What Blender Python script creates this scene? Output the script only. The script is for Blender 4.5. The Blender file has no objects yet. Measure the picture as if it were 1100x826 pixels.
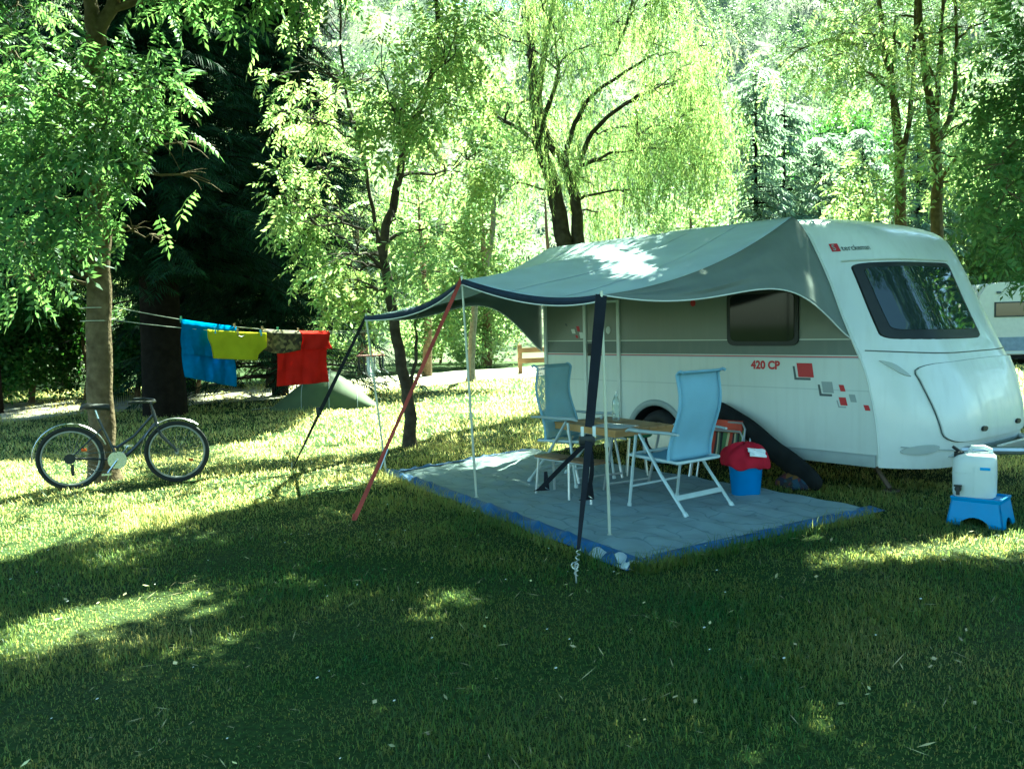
SKY_S=.05; SUN_S=5; EXPO=3.47; WBT=5700; WBI=-24; HAZE=.0004
import bpy, bmesh, math, random
import numpy as np
from mathutils import Matrix, Vector
random.seed(7); rng=np.random.default_rng(7)
SC=bpy.context.scene; COL=SC.collection
PI=math.pi
# ------------------------------------------------------------------ camera model (used to measure real positions)
F=930.0; EYE=1.6; PIT=math.atan(62/930.); ROLL=math.atan(.026)
_fw=np.array([0,math.cos(PIT),-math.sin(PIT)]); _r=np.array([1.,0,0]); _u=np.array([0,math.sin(PIT),math.cos(PIT)])
_R=_r*math.cos(ROLL)-_u*math.sin(ROLL); _U=_u*math.cos(ROLL)+_r*math.sin(ROLL); _C=np.array([0,0,EYE])
def ray(x,y): return _fw+_R*((x-550)/F)+_U*((413-y)/F)
def gnd(x,y,z=0.):
    d=ray(x,y); return _C+d*((z-EYE)/d[2])
def at(x,y,Y):
    d=ray(x,y); return _C+d*(Y/d[1])
def projv(P):
    q=np.asarray(P,float)-_C; w=q@_fw; w=np.where(w<.05,.05,w)
    return 550+F*(q@_R)/w, 413-F*(q@_U)/w
cam=bpy.data.cameras.new('camera'); co=bpy.data.objects.new('camera',cam); COL.objects.link(co)
cam.sensor_fit='HORIZONTAL'; cam.angle=2*math.atan(550/F); cam.clip_end=2000; cam.clip_start=.05
m=Matrix.Identity(4)
for i in range(3): m[i][0]=_R[i]; m[i][1]=_U[i]; m[i][2]=-_fw[i]; m[i][3]=_C[i]
co.matrix_world=m; SC.camera=co
# ------------------------------------------------------------------ light
SUN_AZ=np.array([.35,.937]); SUN_EL=math.radians(52)
sdir=np.array([SUN_AZ[0]*math.cos(SUN_EL),SUN_AZ[1]*math.cos(SUN_EL),math.sin(SUN_EL)]); sdir/=np.linalg.norm(sdir)
SLX,SLY=sdir[0]/sdir[2],sdir[1]/sdir[2]      # horizontal run per metre of height towards the sun
w=bpy.data.worlds.new('World'); SC.world=w; w.use_nodes=True
nt=w.node_tree; bg=nt.nodes['Background']; sky=nt.nodes.new('ShaderNodeTexSky'); sky.sky_type='NISHITA'; sky.sun_disc=False
sky.sun_elevation=SUN_EL; sky.sun_rotation=math.atan2(SUN_AZ[0],SUN_AZ[1]); sky.air_density=1.0; sky.dust_density=.8; sky.ozone_density=1.0
nt.links.new(sky.outputs[0],bg.inputs[0]); bg.inputs[1].default_value=SKY_S
sl=bpy.data.lights.new('sun','SUN'); sl.energy=SUN_S; sl.angle=math.radians(.53); sl.color=(1,.93,.76)
so=bpy.data.objects.new('sun',sl); COL.objects.link(so); so.rotation_euler=Vector(sdir).to_track_quat('Z','Y').to_euler()
so.location=(0,0,30)
vs=SC.view_settings; vs.view_transform='Standard'; vs.look='None'; vs.gamma=1; vs.use_curve_mapping=False; vs.exposure=EXPO
vs.use_white_balance=True; vs.white_balance_temperature=WBT; vs.white_balance_tint=WBI
SC.cycles.max_bounces=10; SC.cycles.diffuse_bounces=5; SC.cycles.transmission_bounces=6; SC.cycles.transparent_max_bounces=12
SC.cycles.use_denoising=True; SC.cycles.sample_clamp_indirect=8
# ------------------------------------------------------------------ materials
def mat(name,col,rough=.6,metal=0.,var=.15,scale=8.,bump=0.,bscale=60.,spec=.4,trans=0.,transcol=None,col2=None,coords='Object',sheer=0.,island=0.,alpha=1.0,coat=0.):
    m=bpy.data.materials.new(name); m.use_nodes=True; n=m.node_tree.nodes; L=m.node_tree.links
    b=n['Principled BSDF']; out=n['Material Output']
    b.inputs['Roughness'].default_value=rough; b.inputs['Metallic'].default_value=metal; b.inputs['Specular IOR Level'].default_value=spec
    if coat: b.inputs['Coat Weight'].default_value=coat; b.inputs['Coat Roughness'].default_value=.06
    tc=n.new('ShaderNodeTexCoord'); nz=n.new('ShaderNodeTexNoise'); nz.inputs['Scale'].default_value=scale; nz.inputs['Detail'].default_value=5
    L.new(tc.outputs[coords],nz.inputs['Vector'])
    rp=n.new('ShaderNodeValToRGB'); L.new(nz.outputs[0],rp.inputs[0])
    c2=col2 if col2 else tuple(min(1,c*(1+var)) for c in col); c1=col if col2 else tuple(c*(1-var) for c in col)
    rp.color_ramp.elements[0].position=.32; rp.color_ramp.elements[1].position=.68
    rp.color_ramp.elements[0].color=(*c1,1); rp.color_ramp.elements[1].color=(*c2,1)
    colo=rp.outputs[0]
    if island:
        g=n.new('ShaderNodeNewGeometry'); hs=n.new('ShaderNodeHueSaturation'); mr=n.new('ShaderNodeMapRange')
        mr.inputs[3].default_value=1-island; mr.inputs[4].default_value=1+island
        L.new(g.outputs['Random Per Island'],mr.inputs[0]); L.new(mr.outputs[0],hs.inputs['Value'])
        mh=n.new('ShaderNodeMapRange'); mh.inputs[3].default_value=.5-.035*min(1,island*2); mh.inputs[4].default_value=.5+.02
        mm=n.new('ShaderNodeMath'); mm.operation='FRACT'; mk=n.new('ShaderNodeMath'); mk.operation='MULTIPLY'; mk.inputs[1].default_value=7.31
        L.new(g.outputs['Random Per Island'],mk.inputs[0]); L.new(mk.outputs[0],mm.inputs[0]); L.new(mm.outputs[0],mh.inputs[0]); L.new(mh.outputs[0],hs.inputs['Hue'])
        L.new(colo,hs.inputs['Color']); colo=hs.outputs[0]
    L.new(colo,b.inputs['Base Color'])
    if bump:
        bz=n.new('ShaderNodeTexNoise'); bz.inputs['Scale'].default_value=bscale; bz.inputs['Detail'].default_value=4
        L.new(tc.outputs[coords],bz.inputs['Vector']); bp=n.new('ShaderNodeBump'); bp.inputs['Strength'].default_value=bump; bp.inputs['Distance'].default_value=.02
        L.new(bz.outputs[0],bp.inputs['Height']); L.new(bp.outputs[0],b.inputs['Normal'])
    last=b.outputs[0]
    if trans:
        t=n.new('ShaderNodeBsdfTranslucent'); mx=n.new('ShaderNodeMixShader'); mx.inputs[0].default_value=trans
        if transcol:
            mm2=n.new('ShaderNodeMix'); mm2.data_type='RGBA'; mm2.blend_type='MULTIPLY'; mm2.inputs[0].default_value=1
            k=[tc_/max(1e-4,.5*(a+b_)) for tc_,a,b_ in zip(transcol,c1,c2)]
            L.new(colo,mm2.inputs[6]); mm2.inputs[7].default_value=(*k,1); L.new(mm2.outputs[2],t.inputs[0])
        else: L.new(colo,t.inputs[0])
        L.new(last,mx.inputs[1]); L.new(t.outputs[0],mx.inputs[2]); last=mx.outputs[0]
    if sheer:
        tr=n.new('ShaderNodeBsdfTransparent'); mx=n.new('ShaderNodeMixShader'); mx.inputs[0].default_value=sheer
        L.new(last,mx.inputs[1]); L.new(tr.outputs[0],mx.inputs[2]); last=mx.outputs[0]
    L.new(last,out.inputs[0]); return m
def glass(name,col=(.02,.03,.03),rough=.03):
    m=bpy.data.materials.new(name); m.use_nodes=True; b=m.node_tree.nodes['Principled BSDF']
    b.inputs['Base Color'].default_value=(*col,1); b.inputs['Roughness'].default_value=rough; b.inputs['Specular IOR Level'].default_value=.7
    return m
def clear(name,col=(.9,.96,.95)):
    m=bpy.data.materials.new(name); m.use_nodes=True; n=m.node_tree.nodes; L=m.node_tree.links
    g=n.new('ShaderNodeBsdfGlossy'); g.inputs['Roughness'].default_value=.05; t=n.new('ShaderNodeBsdfTransparent'); t.inputs[0].default_value=(*col,1)
    fr=n.new('ShaderNodeLayerWeight'); fr.inputs[0].default_value=.35; mx=n.new('ShaderNodeMixShader')
    L.new(fr.outputs['Facing'],mx.inputs[0]); L.new(t.outputs[0],mx.inputs[1]); L.new(g.outputs[0],mx.inputs[2]); L.new(mx.outputs[0],n['Material Output'].inputs[0]); return m
# ------------------------------------------------------------------ mesh helpers
XF={}
class MB:
    def __init__(s): s.v=[]; s.f=[]; s.m=[]
    def add(s,V,Fs,mi=0):
        o=len(s.v); s.v+= [tuple(map(float,p)) for p in V]
        for f in Fs: s.f.append(tuple(i+o for i in f)); s.m.append(mi)
        return s
    def box(s,c,size,R=None,mi=0,bev=0.):
        hx,hy,hz=[q/2 for q in size]; c=np.array(c,float); Rm=np.array(R) if R is not None else np.eye(3)
        if not bev:
            V=[Rm@np.array([x*hx,y*hy,z*hz])+c for x in(-1,1) for y in(-1,1) for z in(-1,1)]
            return s.add(V,[(0,1,3,2),(4,6,7,5),(0,4,5,1),(2,3,7,6),(0,2,6,4),(1,5,7,3)],mi)
        b=min(bev,hx*.9,hy*.9,hz*.9); bm=bmesh.new(); bmesh.ops.create_cube(bm,size=1)
        for v in bm.verts: v.co=Vector((v.co.x*2*hx,v.co.y*2*hy,v.co.z*2*hz))
        bmesh.ops.bevel(bm,geom=bm.edges[:],offset=b,segments=2,affect='EDGES',profile=.6)
        bm.verts.index_update(); s.add([Rm@np.array(v.co)+c for v in bm.verts],[[v.index for v in f.verts] for f in bm.faces],mi); bm.free(); return s
    def tube(s,pts,r,n=8,mi=0,flat=None,cap=True):
        P=[np.array(p,float) for p in pts]; k=len(P); rr=[r]*k if np.isscalar(r) else list(r)
        V=[];Fs=[]; prev=None
        for i in range(k):
            t=P[min(i+1,k-1)]-P[max(i-1,0)]; t=t/(np.linalg.norm(t)+1e-9)
            if prev is None:
                a=np.array([0,0,1.]) if abs(t[2])<.9 else np.array([1.,0,0])
                e1=np.cross(a,t)
            else: e1=prev-t*(prev@t)
            e1/=np.linalg.norm(e1)+1e-9; e2=np.cross(t,e1); prev=e1
            fa,fb=flat if flat else (1,1)
            for j in range(n):
                q=2*PI*j/n; V.append(P[i]+rr[i]*(fa*math.cos(q)*e1+fb*math.sin(q)*e2))
        for i in range(k-1):
            for j in range(n):
                a=i*n+j;b=i*n+(j+1)%n; Fs.append((a,b,b+n,a+n))
        if cap: Fs.append(tuple(range(n-1,-1,-1))); Fs.append(tuple(range((k-1)*n,k*n)))
        return s.add(V,Fs,mi)
    def lathe(s,prof,c=(0,0,0),n=24,mi=0,axis='z',sx=1,sy=1):
        V=[];Fs=[];c=np.array(c,float)
        for r,z in prof:
            for j in range(n):
                q=2*PI*j/n; p=np.array([r*math.cos(q)*sx,r*math.sin(q)*sy,z])
                if axis=='y': p=np.array([p[0],p[2],p[1]])
                if axis=='x': p=np.array([p[2],p[0],p[1]])
                V.append(p+c)
        for i in range(len(prof)-1):
            for j in range(n):
                a=i*n+j;b=i*n+(j+1)%n; Fs.append((a,b,b+n,a+n))
        Fs.append(tuple(range(n-1,-1,-1))); Fs.append(tuple(range((len(prof)-1)*n,len(prof)*n)))
        return s.add(V,Fs,mi)
    def torus(s,c,R,r,axis='y',n=36,k=8,mi=0,sec=(1,1),a0=0,a1=2*PI):
        V=[];Fs=[];c=np.array(c,float); full=abs(a1-a0-2*PI)<1e-6; nn=n if full else n+1
        for i in range(nn):
            q=a0+(a1-a0)*i/n
            for j in range(k):
                t=2*PI*j/k; rad=R+r*sec[0]*math.cos(t); h=r*sec[1]*math.sin(t)
                p=np.array([rad*math.cos(q),h,rad*math.sin(q)]) if axis=='y' else np.array([rad*math.cos(q),rad*math.sin(q),h])
                V.append(c+p)
        for i in range(n):
            for j in range(k):
                a=i*k+j;b=i*k+(j+1)%k;i2=(i+1)%nn; Fs.append((a,b,i2*k+(j+1)%k,i2*k+j))
        if not full: Fs+= [tuple(range(k)),tuple(range(n*k+k-1,n*k-1,-1))]
        return s.add(V,Fs,mi)
    def grid(s,P,mi=0):
        P=np.asarray(P); a,b=P.shape[:2]
        return s.add(P.reshape(-1,3),[(i*b+j,i*b+j+1,(i+1)*b+j+1,(i+1)*b+j) for i in range(a-1) for j in range(b-1)],mi)
    def prism(s,poly,y0,y1,mi=0,plane='xz'):
        k=len(poly)
        def pt(p,y): return (p[0],y,p[1]) if plane=='xz' else (p[0],p[1],y)
        V=[pt(p,y0) for p in poly]+[pt(p,y1) for p in poly]
        return s.add(V,[tuple(range(k-1,-1,-1)),tuple(range(k,2*k))]+[(i,(i+1)%k,(i+1)%k+k,i+k) for i in range(k)],mi)
    def build(s,name,mats,parent=None,smooth=True,world=False,solid=0.,sub=0,sharp=40):
        me=bpy.data.meshes.new(name); V=np.array(s.v)
        if world and parent is not None: V=(V-XF[parent.name][0])@XF[parent.name][1]
        me.from_pydata(V.tolist(),[],s.f); 
        ms=mats if isinstance(mats,(list,tuple)) else [mats]
        for q in ms: me.materials.append(q)
        if len(ms)>1: me.polygons.foreach_set('material_index',s.m)
        bm=bmesh.new(); bm.from_mesh(me); bmesh.ops.recalc_face_normals(bm,faces=bm.faces); bm.to_mesh(me); bm.free()
        if smooth:
            me.polygons.foreach_set('use_smooth',[True]*len(me.polygons)); me.set_sharp_from_angle(angle=math.radians(sharp))
        me.update(); o=bpy.data.objects.new(name,me); COL.objects.link(o)
        if parent is not None: o.parent=parent
        if solid: q=o.modifiers.new('solid','SOLIDIFY'); q.thickness=solid; q.offset=0
        if sub: q=o.modifiers.new('sub','SUBSURF'); q.levels=sub; q.render_levels=sub
        return o
def npmesh(name,V,Fc,mat_,parent=None,smooth=False):
    me=bpy.data.meshes.new(name); V=np.ascontiguousarray(V,dtype=np.float32); Fc=np.asarray(Fc,dtype=np.int32); k=Fc.shape[1]
    if parent is not None: V=((V-XF[parent.name][0])@XF[parent.name][1]).astype(np.float32)
    me.vertices.add(len(V)); me.vertices.foreach_set('co',V.ravel())
    me.loops.add(Fc.size); me.loops.foreach_set('vertex_index',Fc.ravel())
    me.polygons.add(len(Fc)); me.polygons.foreach_set('loop_start',np.arange(0,Fc.size,k,dtype=np.int32))
    me.polygons.foreach_set('loop_total',np.full(len(Fc),k,dtype=np.int32))
    if smooth: me.polygons.foreach_set('use_smooth',np.ones(len(Fc),dtype=bool))
    me.materials.append(mat_); me.update(calc_edges=True); me.validate()
    o=bpy.data.objects.new(name,me); COL.objects.link(o)
    if parent is not None: o.parent=parent
    return o
def tag(o,label=None,cat=None,group=None,kind=None):
    for k,v in (('label',label),('category',cat),('group',group),('kind',kind)):
        if v: o[k]=v
    return o
def thing(name,label,cat,loc=(0,0,0),rz=0.,group=None):
    o=bpy.data.objects.new(name,None); COL.objects.link(o); o.location=tuple(map(float,loc)); o.rotation_euler=(0,0,rz); o.empty_display_size=.1
    c,s_=math.cos(rz),math.sin(rz); XF[o.name]=(np.array(loc,float),np.array([[c,-s_,0],[s_,c,0],[0,0,1.]]))
    return tag(o,label,cat,group)
def own(o,loc):           # give a single-mesh thing an origin at its base
    loc=Vector(tuple(map(float,loc))); o.data.transform(Matrix.Translation(-loc)); o.location=loc; return o
def bez(p0,p1,p2,n=8):
    p0,p1,p2=[np.array(p,float) for p in (p0,p1,p2)]
    return [(1-t)**2*p0+2*t*(1-t)*p1+t*t*p2 for t in np.linspace(0,1,n)]
def rotz(a): return np.array([[math.cos(a),-math.sin(a),0],[math.sin(a),math.cos(a),0],[0,0,1]])
def rotx(a): return np.array([[1,0,0],[0,math.cos(a),-math.sin(a)],[0,math.sin(a),math.cos(a)]])
def roty(a): return np.array([[math.cos(a),0,math.sin(a)],[0,1,0],[-math.sin(a),0,math.cos(a)]])
def text_mesh(txt,height,bold=0.):
    cu=bpy.data.curves.new('t','FONT'); cu.body=txt; cu.size=1; cu.offset=bold; cu.resolution_u=4
    ob=bpy.data.objects.new('t',cu); COL.objects.link(ob); dg=bpy.context.evaluated_depsgraph_get(); dg.update()
    me=ob.evaluated_get(dg).to_mesh(); V=np.array([v.co[:] for v in me.vertices]); Fs=[list(p.vertices) for p in me.polygons]
    ob.evaluated_get(dg).to_mesh_clear(); bpy.data.objects.remove(ob); bpy.data.curves.remove(cu)
    V[:,0]-=V[:,0].min(); V[:,1]-=V[:,1].min(); V*=height/V[:,1].max(); return V,Fs
YAW=math.radians(40); F0=np.array([3.281,7.7,0.])
AX=np.array([-math.sin(YAW),math.cos(YAW),0]); NX=np.array([-math.cos(YAW),-math.sin(YAW),0])
CARROT=math.atan2(-AX[1],-AX[0])
def un(u,n,z=0.): return F0+AX*u+NX*n+np.array([0,0,z])      # along the caravan, out from its side, up
# ------------------------------------------------------------------ caravan
M_white=mat('caravan_white',(.68,.70,.68),.28,var=.04,scale=2,spec=.5,coat=.3)
M_trim=mat('pale_trim',(.62,.64,.60),.4,var=.05)
M_alu=mat('aluminium',(.55,.56,.56),.35,.8,var=.08)
M_steady=mat('rusty_steel',(.10,.07,.05),.7,.3); M_black=mat('black_plastic',(.012,.013,.014),.45,var=.2)
M_rubber=mat('tyre_rubber',(.018,.018,.018),.8,var=.2)
M_dark=mat('dark_underside',(.02,.02,.02),.9,var=.3)
M_red=mat('red_vinyl',(.42,.012,.02),.4,var=.06)
M_greyv=mat('grey_vinyl',(.30,.33,.32),.4,var=.06)
M_dgrey=mat('dark_grey_vinyl',(.07,.09,.09),.4,var=.06)
M_glass=glass('tinted_glass'); M_glass2=glass('dark_side_glass',(.008,.01,.01),.06); M_glass2.node_tree.nodes['Principled BSDF'].inputs['Specular IOR Level'].default_value=.22
M_lamp=mat('lamp_lens',(.42,.44,.42),.12,var=.03,spec=.6)
def weather(m_,amt=.16):
    n=m_.node_tree.nodes; L=m_.node_tree.links; b=n['Principled BSDF']; src=b.inputs['Base Color'].links[0].from_socket
    tc=n.new('ShaderNodeTexCoord'); mp=n.new('ShaderNodeMapping'); mp.inputs['Scale'].default_value=(14,14,.9); L.new(tc.outputs['Object'],mp.inputs[0])
    nz=n.new('ShaderNodeTexNoise'); nz.inputs['Scale'].default_value=1; nz.inputs['Detail'].default_value=6; L.new(mp.outputs[0],nz.inputs[0])
    r=n.new('ShaderNodeMapRange'); r.inputs[1].default_value=.5; r.inputs[2].default_value=.8; r.inputs[4].default_value=amt; L.new(nz.outputs[0],r.inputs[0])
    sp=n.new('ShaderNodeSeparateXYZ'); L.new(tc.outputs['Object'],sp.inputs[0]); lo=n.new('ShaderNodeMapRange'); lo.inputs[1].default_value=.85; lo.inputs[2].default_value=.25; lo.inputs[4].default_value=.30; L.new(sp.outputs[2],lo.inputs[0])
    n2=n.new('ShaderNodeTexNoise'); n2.inputs['Scale'].default_value=9; n2.inputs['Detail'].default_value=8; L.new(tc.outputs['Object'],n2.inputs[0]); ml=n.new('ShaderNodeMath'); ml.operation='MULTIPLY'; L.new(lo.outputs[0],ml.inputs[0]); L.new(n2.outputs[0],ml.inputs[1])
    ad=n.new('ShaderNodeMath'); ad.operation='ADD'; ad.use_clamp=True; L.new(ml.outputs[0],ad.inputs[0]); L.new(r.outputs[0],ad.inputs[1])
    mx=n.new('ShaderNodeMix'); mx.data_type='RGBA'; L.new(ad.outputs[0],mx.inputs[0]); L.new(src,mx.inputs[6]); mx.inputs[7].default_value=(.26,.25,.20,1); L.new(mx.outputs[2],b.inputs['Base Color'])
    rr=n.new('ShaderNodeMapRange'); rr.inputs[3].default_value=b.inputs['Roughness'].default_value; rr.inputs[4].default_value=.6; L.new(n2.outputs[0],rr.inputs[0]); rr.inputs[1].default_value=.4; rr.inputs[2].default_value=.9; L.new(rr.outputs[0],b.inputs['Roughness'])
weather(M_white)
def band_mat():
    m=bpy.data.materials.new('caravan_side_paint'); m.use_nodes=True; n=m.node_tree.nodes; L=m.node_tree.links; b=n['Principled BSDF']
    b.inputs['Roughness'].default_value=.33; b.inputs['Specular IOR Level'].default_value=.5
    tc=n.new('ShaderNodeTexCoord'); sp=n.new('ShaderNodeSeparateXYZ'); L.new(tc.outputs['Object'],sp.inputs[0])
    mr=n.new('ShaderNodeMapRange'); mr.inputs[1].default_value=0; mr.inputs[2].default_value=2.8; L.new(sp.outputs[2],mr.inputs[0])
    r=n.new('ShaderNodeValToRGB'); L.new(mr.outputs[0],r.inputs[0]); r.color_ramp.interpolation='CONSTANT'; E_=r.color_ramp.elements
    wh=(.62,.645,.60,1); wh2=(.50,.53,.50,1)
    stops=[(0,wh),(.928,wh2),(.933,wh),(1.222,(.9*.5,.9*.52,.5,1)),(1.228,(.36,.02,.03,1)),(1.242,(.6,.6,.55,1)),(1.25,(.115,.135,.115,1)),(1.392,(.55,.57,.5,1)),(1.404,(.175,.185,.15,1))]
    E_[0].position=0; E_[0].color=stops[0][1]; E_[1].position=stops[1][0]/2.8; E_[1].color=stops[1][1]
    for p,c in stops[2:]:
        e=E_.new(p/2.8); e.color=c
    nz=n.new('ShaderNodeTexNoise'); nz.inputs['Scale'].default_value=1.7; nz.inputs['Detail'].default_value=4; L.new(tc.outputs['Object'],nz.inputs[0])
    mm=n.new('ShaderNodeMapRange'); mm.inputs[3].default_value=.9; mm.inputs[4].default_value=1.06; L.new(nz.outputs[0],mm.inputs[0])
    hs=n.new('ShaderNodeHueSaturation'); L.new(r.outputs[0],hs.inputs['Color']); L.new(mm.outputs[0],hs.inputs['Value']); L.new(hs.outputs[0],b.inputs['Base Color'])
    return m
M_side=band_mat(); weather(M_side,.14)
WD=2.25; PW=6.0
def fx(s,z):
    return np.interp(z,[.2,.27,.5,.69,1.11,1.61,1.96,2.3,2.51,2.56],[-.02,0,-.02,-.04,-.13,-.36,-.49,-.65,-.76,-.84])+np.interp(z,[.2,.4,.7,1.0,1.3,1.6,1.9,2.2,2.45,2.56],[.42,.56,.595,.59,.57,.56,.53,.525,.48,.44])*(1-abs(2*s-1)**PW)
zsm=np.linspace(.25,2.3,24)
def fxs(s,z):      # the same, smoothed along the height
    return float(np.mean([fx(s,z+d) for d in (-.12,-.06,0,.06,.12)]))
def surf(s,z,off=0.):
    e=1e-3; p=lambda s_,z_: np.array([fxs(s_,z_),WD*s_,z_])
    P=p(s,z); ds=p(min(1,s+e),z)-p(max(0,s-e),z); dz=p(s,z+.02)-p(s,z-.02); n=np.cross(ds,dz); n/=np.linalg.norm(n)
    if n[0]<0: n=-n
    return P+n*off
car=thing('touring_caravan','white touring caravan with grey side bands and big sloping front window, under the canopy','caravan',F0,CARROT)
def profile(s):
    zt=2.56+.045*(1-abs(2*s-1)**2.4)
    P=[(fxs(s,z),z) for z in zsm]; x3=P[-1][0]; sl=(P[-1][0]-P[-3][0])/(P[-1][1]-P[-3][1])
    c=(x3+sl*(zt-2.3)*.9,zt)
    P+= [tuple(p[:2]) for p in bez((x3,2.3,0),(c[0],c[1],0),(-1.15,zt,0),10)[1:]]
    for x in (-1.6,-2.4,-3.2,-3.9): P.append((x,zt))
    P+= [tuple(p[:2]) for p in bez((-4.18,zt,0),(-4.42,zt,0),(-4.44,zt-.28,0),7)]
    for z in (1.9,1.4,.9,.5,.32): P.append((-4.42,z))
    return P
Ss=[0,.004,.012,.025,.045,.07,.1,.14,.19,.25,.32,.4,.5]; Ss=Ss+[1-s for s in Ss[-2::-1]]
G=np.array([[(x,WD*s,z) for x,z in profile(s)] for s in Ss]); b=MB(); b.grid(G,0)
side=[(x,z) for x,z in profile(0)]
arch=[(-2.6+.40*math.cos(t),.30+.40*math.sin(t)) for t in np.linspace(PI,0,15)]
poly=side+[(-4.42,.27)]+[(p[0],max(p[1],.27)) for p in arch]+[(0,.25)]
fp=[p for p in side if p[0]>-4.05]; fp=sorted(fp,key=lambda p:p[0]); rp_=sorted([p for p in side if p[0]<=-4.05],key=lambda p:p[1])
def ztop(x):
    if x>-4.05: return float(np.interp(x,[p[0] for p in fp],[p[1] for p in fp]))
    q=[p for p in rp_ if p[1]>2.2]; q=sorted(q,key=lambda p:p[0]); return float(np.interp(x,[p[0] for p in q],[p[1] for p in q]))
xs_s=sorted(set([round(p[0],4) for p in side if p[0]>-4.42]+[round(p[0],4) for p in arch]+[-4.42]+list(np.round(np.arange(-4.2,-.9,.3),4))))
zb=lambda x: max(.27,.30+math.sqrt(max(0,.16-(x+2.6)**2))) if abs(x+2.6)<.4 else .262
for y in (0,WD):
    V=[];Fc=[]
    for x in xs_s: V+= [(x,y,zb(x)),(x,y,max(zb(x)+.001,ztop(x)))]
    b.add(V,[(2*i,2*i+2,2*i+3,2*i+1) for i in range(len(xs_s)-1)],1)
b.box((-2.25,WD/2,.42),(4.1,WD-.16,.06),mi=2)
for y0 in (.28,WD-.28): b.add([(x,y,z) for y in (y0-.27*np.sign(WD/2-y0)+0.0,y0+.1*np.sign(WD/2-y0)) for x,z in arch],[(i,i+1,i+16,i+15) for i in range(14)]+[tuple(range(15,30))],2)
o=b.build('body',[M_white,M_side,M_dark],car,sharp=50)
for q in o.data.polygons:
    if q.material_index==1: q.use_smooth=False
# rail and sills
rl=[(x+.006,-.008,z) for x,z in side if z>1.2 and x>-4.3]
b=MB(); b.tube(rl,.013,6); b.build('awning_rail',M_trim,car)
b=MB(); b.tube([(fxs(0,z)+.004,-.004,z) for z in np.linspace(.27,1.3,14)],.009,6); b.build('corner_trim',M_trim,car)
for x0,x1 in ((-2.16,-.03),(-4.40,-3.04)):
    b=MB(); b.box(((x0+x1)/2,-.012,.30),(x1-x0,.03,.10),bev=.008); b.box(((x0+x1)/2,-.017,.355),(x1-x0,.022,.012)); b.build('sill',M_greyv,car)
b=MB(); b.torus((-2.6,-.006,.30),.41,.022,a0=0,a1=PI,sec=(1.6,.8),n=24); b.build('wheel_arch',M_greyv,car)
for y in (.10,WD-.10):
    w_=MB(); w_.torus((-2.6,y,.31),.235,.085,n=40,k=10,sec=(.9,1)); o=w_.build('wheel',M_rubber,car)
    r_=MB(); r_.lathe([(.17,-.06),(.175,-.01),(.16,.0),(.06,.02),(.05,.05),(.0,.055)][::-1] if y<1 else [(.17,.06),(.05,-.05),(0,-.055)],(-2.6,y,.31),axis='y'); r_.build('rim',M_alu,o)
def fan(outline,off,rings=(1,.97,.9,.6,.3,.06),offs=None):
    c=np.mean(outline,axis=0); b=MB(); k=len(outline); V=[]; Fs=[]
    for ri,q in enumerate(rings):
        o=0 if (ri==0) else off
        for p in outline: 
            s,z=c+(np.array(p)-c)*q; V.append(surf(min(max(s,.001),.999),z,o-(.004 if ri==0 else 0)))
    for i in range(len(rings)-1):
        for j in range(k): Fs.append((i*k+j,i*k+(j+1)%k,(i+1)*k+(j+1)%k,(i+1)*k+j))
    Fs.append(tuple(range((len(rings)-1)*k,len(rings)*k))); b.add(V,Fs); return b
def rq(cs,rad=.12,n=14,m_=4):     # rounded outline through corners given in (s,z), edges subdivided
    out=[]; cs=[np.array(c,float) for c in cs]; k=len(cs)
    for i in range(k):
        a,b_,c=cs[i-1],cs[i],cs[(i+1)%k]; p=b_+(a-b_)*rad; q=b_+(c-b_)*rad
        out+= [x[:2] for x in bez((*p,0),(*b_,0),(*q,0),m_+2)]
        e=c+(b_-c)*rad
        out+= [q+(e-q)*t for t in np.linspace(0,1,n+2)[1:-1]]
    return out
def bow(o,amt,zlim): return [np.array([s,z-(amt*(1-(2*s-1)**2) if z<zlim else 0)]) for s,z in o]
fo=bow(rq([(.040,2.10),(.625,2.115),(.60,1.40),(.040,1.405)],.07),.022,1.6)
w_=fan(fo,.014,rings=(1,.985,.94,.9,.8,.65,.5,.35,.2,.05)); fr=w_.build('front_window',M_black,car)
p_=fan(bow(rq([(.060,2.055),(.603,2.07),(.582,1.475),(.064,1.48)],.07),.018,1.6),.020,rings=(1,.985,.85,.7,.5,.3,.05)); p_.build('pane',M_glass,fr)
b=MB(); b.tube([surf(s,2.125+.012*(s-.04)/.58,.012) for s in np.linspace(.03,.63,30)],.010,6); b.build('window_rail',M_trim,fr)
hs_=rq([(.07,1.165),(.90,1.175),(.83,.50),(.12,.50)],.12); hs_=[np.array([s,z+(.02*(1-(2*s-1)**2) if z>1.0 else -.02*(1-(2*s-1)**2))]) for s,z in hs_]
h=fan(hs_,.022,rings=(1,.992,.97,.8,.6,.4,.2,.05)).build('front_hatch',M_white,car)
b=MB()
pts=[surf(s,z,.004) for s,z in hs_]; b.tube(pts+[pts[0]],.006,5); b.build('seal',M_dgrey,h)
for s in (.345,.69): fan([np.array([s+.024*math.cos(t),.575+.024*math.sin(t)]) for t in np.linspace(0,2*PI,14)[:-1]],.04).build('latch',M_black,h)
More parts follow.
